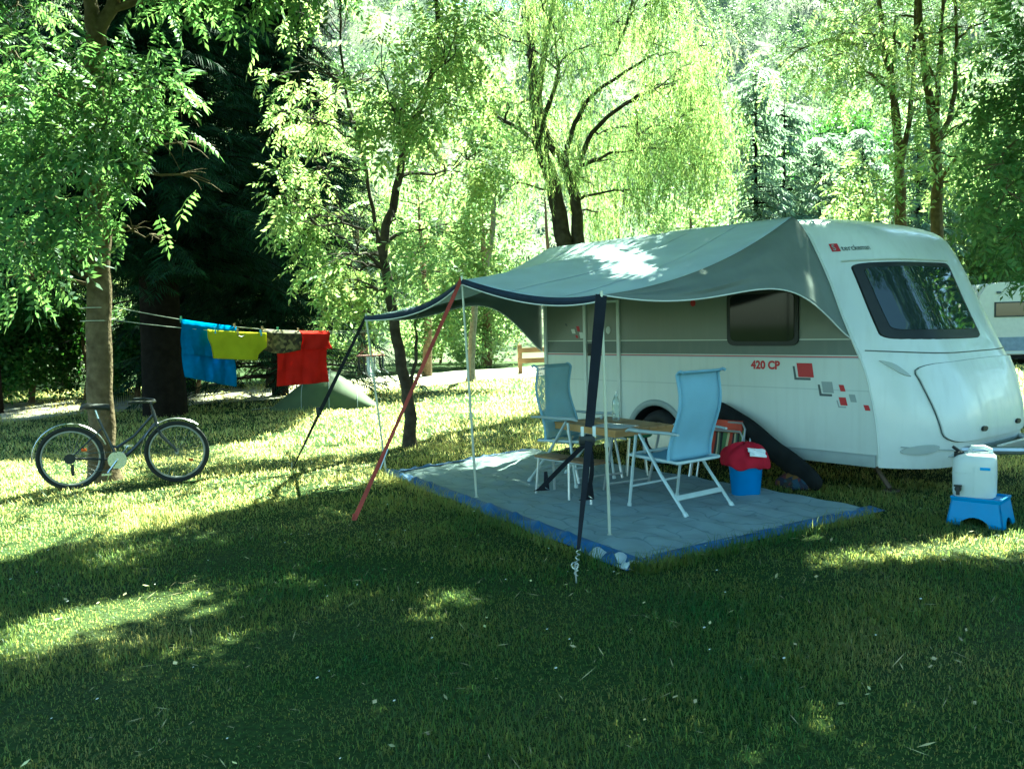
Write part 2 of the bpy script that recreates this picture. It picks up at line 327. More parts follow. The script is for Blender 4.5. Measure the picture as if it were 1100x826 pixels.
# crease under the window
b=MB(); b.tube([surf(s,1.305-.045*(1-(2*s-1)**4),.002) for s in np.linspace(.01,.99,44)],.006,5); b.build('front_seam',M_dgrey,car)
for sg in (0,1):
    q=lambda s: s if sg==0 else 1-s
    fan([np.array([q(s),z]) for s,z in rq([(.018,1.225),(.045,1.19),(.070,1.06),(.050,1.085)],.3,n=4)],.016,rings=(1,.9,.5,.1)).build('marker_lamp',M_lamp,car)
    fan([np.array([q(.070+.042*math.cos(t)),.425+.045*math.sin(t)+.02*math.cos(t)]) for t in np.linspace(0,2*PI,20)[:-1]],.012,rings=(1,.93,.8,.4,.1)).build('fog_lamp_recess',M_lamp,car)
b=MB(); b.tube([surf(s,.50-.045+.055*(1-abs(2*s-1)**3)*-1,.003) for s in np.linspace(.03,.97,44)],.007,5); b.build('bumper_crease',M_greyv,car)
fan(rq([(.2,.42),(.8,.42),(.86,.34),(.14,.34)],.2),.008,rings=(1,.97,.9,.5,.1)).build('lower_grille',M_greyv,car)
# side window
def sidepanel(x0,x1,z0,z1,y,th,r,mi=None):
    o=rq([(x0,z1),(x1,z1),(x1,z0),(x0,z0)],r,n=1); return MB().prism([tuple(p) for p in o],y,y-th)
sw=sidepanel(-1.62,-.80,1.345,1.90,.0,.018,.14).build('side_window',M_black,car)
sidepanel(-1.575,-.845,1.39,1.86,-.0175,.006,.12).build('pane',M_glass2,sw)
# door with frame strips, handle and oval badge
d=sidepanel(-3.66,-3.17,.42,1.86,0,.006,.03).build('door',M_side,car)
for x in (-3.69,-3.14): MB().box((x,-.012,1.13),(.045,.026,1.5),bev=.006).build('door_frame',M_trim,d)
MB().box((-3.60,-.016,1.30),(.07,.022,.15),bev=.01).build('handle',M_black,d)
MB().lathe([(.036,0),(.045,-.01),(.03,-.016)],(-3.30,-.004,1.53),axis='y',sx=.85).build('oval_vent',M_trim,d)
MB().box((-3.78,-.014,1.865),(1.25,.03,.03),bev=.006).build('side_rail',M_trim,car)
MB().box((-4.40,-.010,1.12),(.045,.03,1.5),bev=.006).build('rear_corner_trim',M_trim,car)
# decals
def sq(x0,x1,z0,z1,m_,name='decal',sh=-.02,d_=.0022):
    MB().add([(-x0+sh*0,-d_,z0),(-x1,-d_,z0),(-x1+sh,-d_,z1),(-x0+sh,-d_,z1)],[(0,1,2,3)]).build(name,m_,car,smooth=False)
sq(.81,.645,1.045,1.18,M_red); 
def ell(x0,x1,z0,z1,m_,t=.022):
    MB().add([(-x0-t,-.0018,z0-t),(-x1+.0,-.0018,z0-t),(-x1,-.0018,z0),(-x0,-.0018,z0),(-x0-t-.02,-.0018,z1-.02),(-x0-.02,-.0018,z1-.02)],[(0,1,2,3),(0,3,5,4)]).build('decal',m_,car,smooth=False)
ell(.83,.68,1.04,1.17,M_dgrey); sq(.55,.44,.905,1.01,M_greyv); ell(.565,.46,.895,1.0,M_dgrey)
sq(.375,.325,.925,.985,M_red); sq(.375,.305,.795,.87,M_red); ell(.385,.32,.785,.86,M_greyv,.012); sq(.275,.215,.83,.90,M_greyv); sq(.135,.085,.76,.81,M_red)
sq(3.83,3.78,1.52,1.585,M_red); sq(3.92,3.86,1.495,1.55,M_trim); sq(3.78,3.72,1.435,1.51,M_trim); sq(3.85,3.81,1.44,1.475,M_red); sq(4.03,4.0,1.59,1.62,M_dgrey)
V,Fs=text_mesh('420 CP',.088,.045); V2=[(-1.345+p[0]*.335/V[:,0].max(),-.0025,1.112+p[1]) for p in V]; MB().add(V2,Fs).build('lettering',M_red,car,smooth=False)
MB().lathe([(.03,0),(.035,-.004),(.0,-.005)],(-2.06,-.001,1.80),axis='y').build('decal',M_red,car)
# front logo: small red square with a pale S, then the maker's lettering
def onfront(V,s0,z0,sx,off=.006): return [surf(s0+p[0]*sx,z0+p[1],off) for p in V]
LZ=2.215
gq=np.array([(x,z) for z in np.linspace(0,.075,4) for x in np.linspace(0,1,4)])
MB().add(onfront([(p[0]*.015,p[1]) for p in gq],.0225,LZ,1.),[(i*4+j,i*4+j+1,i*4+j+5,i*4+j+4) for i in range(3) for j in range(3)]).build('logo_square',M_red,car)
V,Fs=text_mesh('S',.055,.02); MB().add(onfront(V,.0255,LZ+.01,.17,.010),Fs).build('lettering',M_greyv,car,smooth=False)
V,Fs=text_mesh('terckeman',.05,.01); MB().add(onfront(V,.040,LZ+.004,.068/V[:,0].max(),.006),Fs).build('lettering',M_dgrey,car,smooth=False)
# running gear at the nose
b=MB(); b.tube([(.25,.35,.40),(1.55,WD/2-.04,.42)],.035,8); b.tube([(.25,WD-.35,.40),(1.55,WD/2+.04,.42)],.035,8); b.box((.75,WD/2,.42),(.05,.9,.06)); b.build('drawbar',M_alu,car)
b=MB(); b.tube([(1.5,WD/2,.43),(1.85,WD/2,.45)],.045,10); b.lathe([(.0,-.07),(.06,-.05),(.065,.03),(.0,.06)],(1.88,WD/2,.44)); b.tube([(1.5,WD/2,.5),(1.2,WD/2+.05,.62)],.014,6); b.build('coupling',M_black,car)
b=MB(); b.tube([(1.05,WD/2-.28,.14),(1.05,WD/2-.28,.75)],.024,8); b.torus((1.05,WD/2-.28,.10),.07,.03,n=20); b.tube([(1.05,WD/2-.28,.74),(1.15,WD/2-.28,.76)],.01,6); b.build('jockey_wheel',M_black,car)
for y in (.25,WD-.25):
    b=MB(); b.tube([(-.30,y,.40),(-.02,y-.02,.03)],.022,6); b.box((-.01,y-.02,.012),(.12,.10,.02)); b.build('corner_steady',M_steady,car)
    b=MB(); b.tube([(-4.0,y,.40),(-4.25,y,.03)],.022,6); b.box((-4.26,y,.012),(.12,.10,.02)); b.build('corner_steady',M_steady,car)
MB().box((-2.9,WD/2,2.66),(.5,.5,.10),bev=.03).build('roof_vent',M_trim,car)
# ------------------------------------------------------------------ awning
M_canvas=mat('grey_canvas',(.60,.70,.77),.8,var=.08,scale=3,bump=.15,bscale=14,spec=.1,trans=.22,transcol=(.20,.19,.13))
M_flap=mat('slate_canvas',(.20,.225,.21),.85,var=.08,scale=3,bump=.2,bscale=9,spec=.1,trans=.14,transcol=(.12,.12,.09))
M_navy=mat('navy_hem',(.012,.022,.055),.8,var=.2); M_piping=mat('white_piping',(.7,.7,.66),.6,var=.05)
M_pole=mat('steel_pole',(.52,.53,.44),.35,.35,var=.06)
M_strap=mat('black_webbing',(.012,.013,.018),.75,var=.2,spec=.2); M_redstrap=mat('red_webbing',(.30,.045,.03),.7,var=.2)
aw=thing('sun_canopy','grey canvas sun canopy with navy hem stretched from the caravan to three thin poles','awning',un(2.5,1.3),CARROT)
PA=gnd(415,510); PB=gnd(512,537); PC=gnd(655,578)
TA=at(393,340,PA[1]-.02); TB=at(496,300,PB[1]-.02); TC=at(646,317,PC[1]-.02)
K1=un(.86,.03,2.575); K2=un(4.26,.03,2.575); L1=un(.27,.03,1.42); L2=un(4.45,.03,1.27)
tb=.49
def hem(i):     # front hem from C (0) over B to A (1)
    if i<=tb: t=i/tb; p=TC*(1-t)+TB*t; sg=.085
    else: t=(i-tb)/(1-tb); p=TB*(1-t)+TA*t; sg=.075
    return p-np.array([0,0,sg*4*t*(1-t)])-NX*.10*4*t*(1-t)
NI,NJ=61,31; P=np.zeros((NI,NJ,3))
def crease(T,K,t): 
    p=T*(1-t)+K*t; return p-np.array([0,0,.13*4*t*(1-t)])
for a in range(NI):
    i=a/(NI-1); r_=K1*(1-i)+K2*i; h=hem(i)
    for c in range(NJ):
        j=c/(NJ-1); p=r_*(1-j)+h*j
        edge=abs(2*i-1)
        sag=.13*4*j*(1-j)*(.45+.55*edge**2)
        wr=.018*math.sin(9*i+5*j)*math.sin(PI*j)+.012*math.sin(23*i-7*j+2)*math.sin(PI*j)**2*edge + .010*math.sin(41*i+11*j)*j*(1-j)*4*edge**2 + .012*math.sin(34*i*(1.3-j)+4)*j**2*(1-j)*6*(.3+edge)
        P[a,c]=p-np.array([0,0,sag])+np.array([0,0,wr])*(1 if 0<a<NI-1 else 0)
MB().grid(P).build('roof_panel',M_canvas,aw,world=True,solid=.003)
b=MB()
for a in (10,20,30,40,50): b.grid(np.array([[P[a,c]+AX*q*.012+np.array([0,0,.0045]) for q in (-1,1)] for c in range(NJ)]))
b.build('seam',M_canvas,aw,world=True,solid=.002)
def flap(T,K,L,rail,lift,peak,sgn):
    Q=np.zeros((41,15,3))
    for a in range(41):
        t=a/40; cr=crease(T,K,t); hm=T*(1-t)+L*t
        hm=hm+np.array([0,0,lift*math.sin(PI*t**peak)**1.3]) + AX*sgn*(-.05*math.sin(PI*t))
        for c in range(15):
            q=c/14; p=cr*(1-q)+hm*q
            rr=rail(q)-(K*(1-q)+L*q); p=p+rr*t**3
            wob=.03*math.sin(PI*q)*math.sin(PI*t)*math.sin(7*q+9*t)+.02*math.sin(15*q-4*t)*math.sin(PI*q)*t*(1-t)*4
            Q[a,c]=p-AX*sgn*wob-AX*sgn*.06*math.sin(PI*q)*math.sin(PI*t)
    return Q
rp=[(.86,2.575),(.80,2.54),(.70,2.40),(.56,2.12),(.46,1.90),(.36,1.63),(.27,1.42)]
def rail1(q):
    x=q*(len(rp)-1); k=min(int(x),len(rp)-2); f=x-k; u=rp[k][0]*(1-f)+rp[k+1][0]*f; z=rp[k][1]*(1-f)+rp[k+1][1]*f; return un(u,.025,z)
rp2=[(4.26,2.575),(4.38,2.5),(4.44,2.3),(4.45,2.0),(4.45,1.7),(4.45,1.45),(4.45,1.27)]
def rail2(q):
    x=q*(len(rp2)-1); k=min(int(x),len(rp2)-2); f=x-k; u=rp2[k][0]*(1-f)+rp2[k+1][0]*f; z=rp2[k][1]*(1-f)+rp2[k+1][1]*f; return un(u,.025,z)
Q1=flap(TC,K1,L1,rail1,.30,1.8,1); Q2=flap(TA,K2,L2,rail2,.42,1.7,-1)
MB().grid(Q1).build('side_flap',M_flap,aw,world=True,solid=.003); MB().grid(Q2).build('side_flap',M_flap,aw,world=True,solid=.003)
hp=[hem(i) for i in np.linspace(0,1,61)]
dn=np.array([0,0,-1.])
V=np.array([[p+NX*.004+dn*0.0+np.array([0,0,.008]),p+NX*.02+dn*.02,p+NX*.012+dn*(.04+.015*abs(math.sin(k*.105*1.0)))] for k,p in enumerate(hp)])
MB().grid(V).build('navy_hem',M_navy,aw,world=True,solid=.003)
b=MB(); b.tube([v[2]+dn*.004 for v in V],.006,6); b.tube([q[-1] for q in Q1],.006,6); b.tube([q[-1] for q in Q2],.006,6); b.build('piping',M_piping,aw,world=True)
for T,B in ((TA,PA),(TB,PB),(TC,PC)):
    b=MB(); b.tube([B,B*.5+T*.5,T+np.array([0,0,.03])],.0115,8); b.tube([B*.62+T*.38,B*.60+T*.40],.016,8); b.tube([B-np.array([0,0,.0]),B+np.array([0,0,.03])],.02,8); b.build('pole',M_pole,aw,world=True)
def strap(name,p0,p1,w0,w1,m_,sag=.0,th=.004):
    p0=np.array(p0);p1=np.array(p1); d=p1-p0; s_=np.cross(d,np.array([0,1.,0.2])); s_/=np.linalg.norm(s_)
    P=np.array([[p0+d*t+s_*(q*(w0*(1-t)+w1*t)/2)-np.array([0,0,sag*4*t*(1-t)]) for q in (-1,1)] for t in np.linspace(0,1,16)])
    return MB().grid(P).build(name,m_,aw,world=True,solid=th,smooth=False)
pegC=gnd(618,626); md=TC*.5+pegC*.5
mC=TC+(pegC-TC)*.50
o=strap('guy_strap',TC,mC,.085,.062,M_strap)
b=MB(); b.box((0,0,0),(.035,.02,.07),bev=.006); 
for sx in (-.045,.02): 
    bb=MB(); bb.box(mC+np.array([sx,-.01,-.0]),(.022,.02,.075),bev=.006); bb.build('buckle',M_piping,o,world=False) if False else None
def sub(b,name,m_,o):            # sub-part of a part of the awning, given in world coordinates
    V=np.array(b.v); X=XF[aw.name]; b.v=[tuple(p) for p in (V-X[0])@X[1]]; return b.build(name,m_,o)
for sx in (-.05,.03):
    b=MB(); b.box(mC+np.array([sx,-.012,-.03]),(.022,.02,.075),bev=.006); sub(b,'buckle',M_piping,o)
m2=TC+(pegC-TC)*.90
o2=strap('guy_strap',mC-np.array([0,0,.05]),m2,.055,.022,M_strap)
b=MB(); b.box(mC+np.array([-.02,-.01,-.09]),(.11,.04,.07),bev=.02); sub(b,'buckle',M_black,o2)
b=MB(); hx=[m2+(pegC-m2)*t+np.array([.012*math.cos(40*t),.012*math.sin(40*t),0]) for t in np.linspace(0,.8,60)]; b.tube(hx,.0035,5); sub(b,'spring',M_alu,o2)
b=MB(); b.tube([pegC+np.array([0,0,.12]),pegC+np.array([.015,.0,-.15])],.006,6); b.torus(pegC+np.array([0,0,.11]),.02,.005,n=14,k=5); sub(b,'peg',M_alu,o2)
# loose webbing tails by the bench
for (q0,q1,q2,wd) in (((632,474),(604,500),(580,526),.03),((634,480),(640,512),(628,536),.03)):
    Yd=6.35
    pts=bez(at(*q0,Yd),at(*q1,Yd+.1),at(*q2,Yd+.2),14)
    b=MB(); b.grid(np.array([[p+np.array([-wd/2,0,wd*.3]),p+np.array([wd/2,0,-wd*.3])] for p in pts])); 
    e=pts[-1]; b.add([e+np.array([-.05,0,-.01]),e+np.array([.075,0,-.005]),e+np.array([.06,0,.14]),e+np.array([.035,0,.14]),e+np.array([.03,0,.03]),e+np.array([.01,0,.025])],[(0,1,5),(1,2,3,4)])
    b.build('strap_tail',M_strap,aw,world=True,solid=.006,smooth=False)
pr=gnd(380,559); o=strap('guy_strap',TB+np.array([0,0,.01]),TB+(pr-TB)*.62,.035,.03,M_redstrap)
o=strap('guy_strap',TB+(pr-TB)*.60,pr,.028,.04,M_redstrap)
b=MB(); b.tube([TB+(pr-TB)*.72+np.array([.02,-.01,0]),TB+(pr-TB)*.80+np.array([.03,-.01,0])],.006,5); sub(b,'buckle',M_alu,o)
b=MB(); b.tube([pr+np.array([0,0,.06]),pr+np.array([-.03,0,-.12])],.008,6); sub(b,'peg',M_redstrap,o)
pk=gnd(314,504); mk=TA+(pk-TA)*.62
o=strap('guy_strap',TA,mk,.03,.045,M_strap); b=MB(); b.box(mk+np.array([0,0,.03]),(.06,.03,.09),bev=.01); sub(b,'buckle',M_black,o)
o=strap('guy_strap',mk,pk,.035,.012,M_strap); b=MB(); b.tube([pk+np.array([0,0,.08]),pk+np.array([-.02,0,-.12])],.006,6); sub(b,'peg',M_alu,o)
# ------------------------------------------------------------------ groundsheet
def mat_sheet():
    m=bpy.data.materials.new('groundsheet_weave'); m.use_nodes=True; n=m.node_tree.nodes; L=m.node_tree.links; b=n['Principled BSDF']; b.inputs['Roughness'].default_value=.75
    tc=n.new('ShaderNodeTexCoord'); mp=n.new('ShaderNodeMapping'); mp.inputs['Rotation'].default_value=(0,0,.05); L.new(tc.outputs['Object'],mp.inputs[0])
    nz=n.new('ShaderNodeTexNoise'); nz.inputs['Scale'].default_value=3; L.new(tc.outputs['Object'],nz.inputs[0])
    vm=n.new('ShaderNodeVectorMath'); vm.operation='MULTIPLY_ADD'; L.new(nz.outputs['Color'],vm.inputs[0]); vm.inputs[1].default_value=(.40,.40,0); L.new(mp.outputs[0],vm.inputs[2])
    br=n.new('ShaderNodeTexBrick'); br.inputs['Scale'].default_value=1; br.inputs['Brick Width'].default_value=.46; br.inputs['Row Height'].default_value=.20; br.inputs['Mortar Size'].default_value=.012; br.inputs['Mortar Smooth'].default_value=.6
    br.inputs['Color1'].default_value=(.30,.37,.395,1); br.inputs['Color2'].default_value=(.28,.355,.38,1); br.inputs['Mortar'].default_value=(.20,.27,.30,1)
    L.new(vm.outputs[0],br.inputs[0])
    n2=n.new('ShaderNodeTexNoise'); n2.inputs['Scale'].default_value=5; n2.inputs['Detail'].default_value=8; L.new(tc.outputs['Object'],n2.inputs[0])
    mx=n.new('ShaderNodeMix'); mx.data_type='RGBA'; mx.blend_type='MULTIPLY'; mx.inputs[0].default_value=.45; L.new(br.outputs[0],mx.inputs[6]); L.new(n2.outputs[0],mx.inputs[7]); L.new(mx.outputs[2],b.inputs[0])
    bp=n.new('ShaderNodeBump'); bp.inputs['Strength'].default_value=.35; bp.inputs['Distance'].default_value=.012; L.new(br.outputs['Fac'],bp.inputs['Height']); bp.invert=True; L.new(bp.outputs[0],b.inputs['Normal']); return m
M_sheet=mat_sheet(); M_border=mat('blue_border',(.03,.10,.26),.6,var=.35,scale=6); M_foil=mat('silver_underside',(.45,.5,.55),.35,.2,var=.2)
sheet_c=[un(4.5,2.42),un(-.02,3.36),un(-.34,.56),un(4.7,.1)]   # back-left, front, right, under the caravan
sheet=thing('groundsheet','blue grey woven groundsheet with crumpled dark blue border spread under the sun canopy','groundsheet',un(2.2,1.7),CARROT)
def sq_pt(a,c):        # a along front edge (0 left .. 1 front corner), c depth (0 outer edge .. 1 caravan)
    return (sheet_c[0]*(1-a)+sheet_c[1]*a)*(1-c)+(sheet_c[3]*(1-a)+sheet_c[2]*a)*c
NA,NC=90,60; P=np.zeros((NA,NC,3))
def edgez(a,c):
    return .018+.009*math.sin(31*a+9*c+2*math.sin(13*c))*math.sin(17*c-5*a)+.005*math.sin(71*a+3*c+3*math.sin(7*c))+.004*math.sin(53*c+9*a)
for i in range(NA):
    for j in range(NC):
        a=.022+.956*i/(NA-1); c=.05+.93*j/(NC-1); p=sq_pt(a,c); P[i,j]=p+np.array([0,0,edgez(a,c)])
MB().grid(P).build('mat',M_sheet,sheet,world=True)
def border(fn,n,k,name,m_,amp):
    Q=np.zeros((n,k,3))
    for i in range(n):
        for j in range(k):
            t=i/(n-1); q=j/(k-1); p,zz=fn(t,q); h=amp*math.sin(PI*q)*(.5+.5*math.sin(19*t+3*math.sin(31*t)))*(.6+.4*math.sin(67*t+5*q))
            o=.02*math.sin(27*t+1.3*math.sin(9*t))*(1-q)
            Q[i,j]=p+NX*o+np.array([0,0,max(.006,zz+h)])
    return MB().grid(Q).build(name,m_,sheet,world=True,solid=.004)
border(lambda t,q:(sq_pt(t,.062*q),.02*q+.003+.012*q),140,9,'border',M_border,.055)
border(lambda t,q:(sq_pt(1-.03*q,.0+t),.018*q+.003),100,7,'border',M_border,.02)
border(lambda t,q:(sq_pt(.03*q,t),.018*q+.003),100,7,'border',M_border,.03)
Q=np.array([[sq_pt(.90+.1*t,.0+.05*q)+NX*(.03*math.sin(9*t))+np.array([0,0,.05*math.sin(PI*q)*(.6+.4*math.sin(14*t))+.012]) for q in np.linspace(0,1,7)] for t in np.linspace(0,1,24)])
MB().grid(Q).build('folded_edge',M_foil,sheet,world=True,solid=.003)
# ------------------------------------------------------------------ camping chairs
M_blue=mat('blue_mesh_fabric',(.34,.54,.68),.7,var=.06,scale=4,sheer=.10,trans=.25)
M_bluesheer=mat('thin_blue_mesh_fabric',(.28,.48,.58),.7,var=.06,scale=4,sheer=.34,trans=.25)
M_cframe=mat('pale_grey_tube',(.50,.56,.56),.4,.2,var=.05)
def chair(label,loc,rz,mf,recl):
    c=thing('camping_chair',label,'camping chair',loc,rz,'two folding camping chairs at the table')   # local +x is forward
    W=.30
    bx=lambda t:(-.13-recl*t-.02*math.sin(PI*t*1.15),.43+.72*t)     # back line (x,z), t 0..1
    # backrest: curved fabric sling with a head roll at the top
    prof=[]
    for t in np.linspace(0,1,22):
        x,z=bx(t); prof.append((x+.028*math.sin(2*PI*t+.4),z))
    xt,zt=prof[-1]; prof+= [(xt-.02,zt+.022),(xt-.045,zt+.032),(xt-.075,zt+.022)]
    P=np.array([[(x-.020*(1-(2*q-1)**2),(2*q-1)*(W-.045-.012*math.sin(PI*k/len(prof))),z) for q in np.linspace(0,1,9)] for k,(x,z) in enumerate(prof)])
    MB().grid(P).build('backrest',mf,c,solid=.006)
    for s in (-1,1): 
        b=MB(); b.tube([(x-.004,s*(W-.03-.012*math.sin(PI*k/len(prof))),z) for k,(x,z) in enumerate(prof)],.013,8); b.build('back_rail',M_blue if s else M_blue,c)
    S=np.array([[(x,(2*q-1)*(W-.05),.43-.02*(1-(2*q-1)**2)-.03*math.sin(PI*(x+.2)/.5)*1.0+.02*max(0,(x+.2)/.5)) for q in np.linspace(0,1,7)] for x in np.linspace(-.2,.30,12)])
    MB().grid(S).build('seat',mf,c,solid=.006)
    b=MB(); b.tube([(-.22,-W+.03,.425),(.31,-W+.03,.445),(.32,-W+.07,.45),(.32,W-.07,.45),(.31,W-.03,.445),(-.22,W-.03,.425),(-.235,W-.07,.425),(-.235,-W+.07,.425),(-.22,-W+.03,.425)],.014,8); b.build('seat_frame',M_cframe,c)
    for s in (-1,1):
        y=s*(W+.01)
        b=MB(); b.tube([(.20,y,.63),(.245,y,.33),(.29,y,.012)],.0155,8,flat=(1,.75)); b.tube([(.288,y,.03),(.291,y,.0)],.02,8); b.build('leg',M_cframe,c)
        b=MB(); b.tube([(.17,y-s*.012,.64),(-.06,y-s*.012,.32),(-.33,y-s*.012,.012)],.0165,8,flat=(1,.75)); b.tube([(-.315,y-s*.012,.03),(-.34,y-s*.012,.0)],.021,8); b.build('leg',M_cframe,c)
        b=MB(); b.tube([(-.27,y,.665),(-.16,y,.672),(.0,y,.668),(.16,y,.668),(.27,y,.672),(.315,y,.655)],[.018,.024,.026,.031,.031,.016],10,flat=(1.0,.55)); b.build('armrest',M_cframe,c)
    b=MB(); b.box((-.225,0,.135),(.02,2*W,.045),R=roty(.7),bev=.006); b.build('crossbar',M_cframe,c)
    b=MB(); b.tube([(.265,-W,.18),(.265,W,.18)],.011,8); b.build('crossbar',M_cframe,c)
    return c
# local +x points along +u for the right chair, along -u for the left one
chair('light blue high backed folding chair on the right, seen from behind at the table end',un(.97,1.62,.018),math.atan2(AX[1],AX[0])-.03,M_blue,.11)
chair('sheer blue high backed folding chair behind the low wooden bench, farther from camera',un(2.55,1.36,.018),CARROT+.12,M_bluesheer,.10)
# ------------------------------------------------------------------ table, bench, stool, bottle
M_wood=mat('varnished_slats',(.30,.16,.05),.45,var=.3,scale=3,bump=.1,col2=(.45,.27,.10)); M_wood2=mat('worn_bench_slats',(.15,.085,.04),.55,var=.3,scale=4,col2=(.25,.15,.07))
tz=.62; 
tbl=thing('camping_table','slatted wooden folding table standing between the two blue chairs','table',un(2.08,1.26,.016),CARROT-.17)
b=MB()
for k in range(7): b.box((0,-.30+.1*k,tz-.02),(1.02,.094,.026),bev=.004)
b.build('tabletop',M_wood,tbl)
b=MB(); b.box((0,-.335,tz-.05),(1.0,.025,.05)); b.box((0,.335,tz-.05),(1.0,.025,.05)); b.box((-.49,0,tz-.05),(.025,.66,.05)); b.box((.49,0,tz-.05),(.025,.66,.05)); b.build('table_frame',M_wood,tbl)
for x in (-.38,.38):
    for s in (-1,1): 
        b=MB(); b.tube([(x,s*.28,tz-.06),(x*.55,-s*.28 if 0 else s*.27,.01)],.014,8); b.build('leg',M_alu,tbl)
    MB().tube([(x*.55,-.27,.06),(x*.55,.27,.06)],.012,6).build('crossbar',M_alu,tbl)
pl=MB(); pl.add([(-.19,-.14,0),(.19,-.14,0),(.19,.14,0),(-.19,.14,0)],[(0,1,2,3)]); M_pmat=mat('pale_placemat',(.5,.52,.5),.5,var=.2,scale=20)
o=pl.build('placemat',M_pmat,None,solid=.004,smooth=False); _p=gnd(655,458,.016+tz); o.location=(_p[0]+.05,_p[1]+.06,.016+tz-.002); o.rotation_euler=(0,0,CARROT+.1); tag(o,'pale grey placemat lying on the wooden table under the bottle','placemat')
bt=thing('water_bottle','clear plastic water bottle standing on the wooden table','bottle',at(662,451,gnd(662,451,.712)[1]),0); _b=gnd(662,452,.016+tz); bt.location=(_b[0],_b[1],.016+tz+.0015); XF[bt.name]=(np.array(bt.location),np.eye(3))
M_clear=clear('clear_plastic'); M_water=clear('water',(.82,.92,.92))
MB().lathe([(.0,.0),(.036,.0),(.04,.008),(.040,.06),(.037,.075),(.040,.09),(.040,.17),(.036,.20),(.022,.235),(.0145,.25),(.0145,.275)],n=20).build('bottle',M_clear,bt)
MB().lathe([(.0,.272),(.016,.272),(.016,.292),(.0,.293)],n=16).build('cap',M_alu,bt)
bn=thing('low_bench','low folding bench with worn wooden seats and grey legs in front of the table','bench',un(1.93,1.97,.016),CARROT)
for x0,x1 in ((-.40,-.06),(.02,.38)):
    b=MB(); b.box(((x0+x1)/2,-.055,.355),(x1-x0,.10,.022),bev=.005); b.box(((x0+x1)/2,.055,.355),(x1-x0,.10,.022),bev=.005); b.build('seat',M_wood2,bn)
for x in (-.35,-.0,.06,.34):
    if x in (-.0,): continue
    for s in (-1,1): MB().tube([(x,s*.095,.345),(x+(.02 if x>0 else -.02),s*.12,.0)],.0125,8).build('leg',M_alu,bn)
b=MB(); b.tube([(-.40,-.095,.338),(.38,-.095,.338)],.010,6); b.tube([(-.40,.095,.338),(.38,.095,.338)],.010,6); b.build('bench_frame',M_alu,bn)
g_=gnd(686,513); st=thing('folding_stool','round folding stool with dark green seat behind the chair armrest','stool',(g_[0],g_[1]+.12,.016),.3)
M_green=mat('dark_green_cloth',(.03,.115,.05),.8,var=.15)
MB().lathe([(0,.40),(.15,.40),(.165,.415),(.165,.435),(.15,.45),(.06,.445),(0,.44)],n=28).build('seat',M_green,st)
for k in range(4):
    q=k*PI/2+.4; MB().tube([(.10*math.cos(q),.10*math.sin(q),.40),(.15*math.cos(q),.15*math.sin(q),0)],.011,6).build('leg',M_alu,st)
# ------------------------------------------------------------------ things along the caravan side
M_bkt=mat('blue_bucket_plastic',(.015,.15,.42),.4,var=.08); M_redcl=mat('red_cloth',(.36,.012,.03),.85,var=.15,scale=9,spec=.1); M_rag=mat('white_rag',(.75,.75,.75),.9,var=.04)
bp=un(.86,.80,.016)
bk=thing('bucket','round blue plastic bucket standing beside the caravan side','bucket',bp,0)
MB().lathe([(0,.0),(.125,.0),(.128,.01),(.150,.265),(.160,.27),(.160,.285),(.150,.288),(.143,.27),(.12,.02),(0,.02)],n=36).build('bucket',M_bkt,bk)
b=MB(); b.tube([(.158*math.cos(t),.158*math.sin(t)*.96-.01,.265-.06*math.sin(t)) for t in np.linspace(PI,2*PI,20)],.004,5); b.build('handle',M_alu,bk)
# red cloth heaped over the bucket: a lumpy drooping mound
Q=[];na=44
for i,(r,z) in enumerate([(.0,.17),(.06,.168),(.12,.15),(.17,.115),(.20,.07),(.215,.02),(.212,-.015),(.195,-.02)]):
    row=[]
    for j in range(na+1):
        t=2*PI*j/na; ww=1+.07*math.sin(3*t+1)+.05*math.sin(5*t+i*.4)+.03*math.sin(9*t-i*.5)
        zz=z+.016*math.sin(4*t+i)+.012*math.sin(7*t-i)*(i>1)-.03*(math.cos(t+.6)*.5+.5)*(i>3)
        row.append((r*ww*math.cos(t)*1.0,r*ww*math.sin(t)*.85,zz))
    Q.append(row)
o=MB().grid(np.array(Q)).build('red_cloth',M_redcl,None,solid=.006,sub=1); o.location=tuple(bp+np.array([-.01,0,.30])); tag(o,'bright red cloth heaped over the top of the blue bucket','cloth')
Q=np.array([[((i/9-.5)*.17,(j/7-.5)*.10,.028*math.sin(i*.9+j*.7)*math.sin(j*.9)+.03*math.exp(-((i-4)**2+(j-3)**2)/6)) for j in range(8)] for i in range(10)])
o=MB().grid(Q).build('white_rag',M_rag,None,solid=.006,sub=1); o.location=tuple(bp+np.array([.06,-.15,.40])); o.rotation_euler=(.75,.12,.2); tag(o,'crumpled white rag lying on the red cloth','rag')
# black padded bag leaning on the caravan
M_bag=mat('black_padded_cloth',(.012,.013,.013),.85,var=.3,scale=6,bump=.3,bscale=12,spec=.15)
pth=[un(1.74,.12,.74),un(1.62,.14,.70),un(1.45,.15,.61),un(1.27,.16,.53),un(1.10,.17,.42),un(.96,.17,.33),un(.78,.19,.24),un(.58,.22,.13),un(.42,.25,.055)]
bgo=MB(); bgo.tube(pth,[.05,.085,.095,.105,.10,.095,.11,.10,.07],14,flat=(.75,1.05)); bgo.tube([un(1.86,.10,.73),un(1.68,.13,.62),un(1.45,.16,.50)],[.03,.06,.04],10)
tag(own(bgo.build('tent_pole_bag',M_bag,None,sub=1),pth[-1]*np.array([1,1,0])),'long black padded bag leaning slanted against the white caravan side','bag')
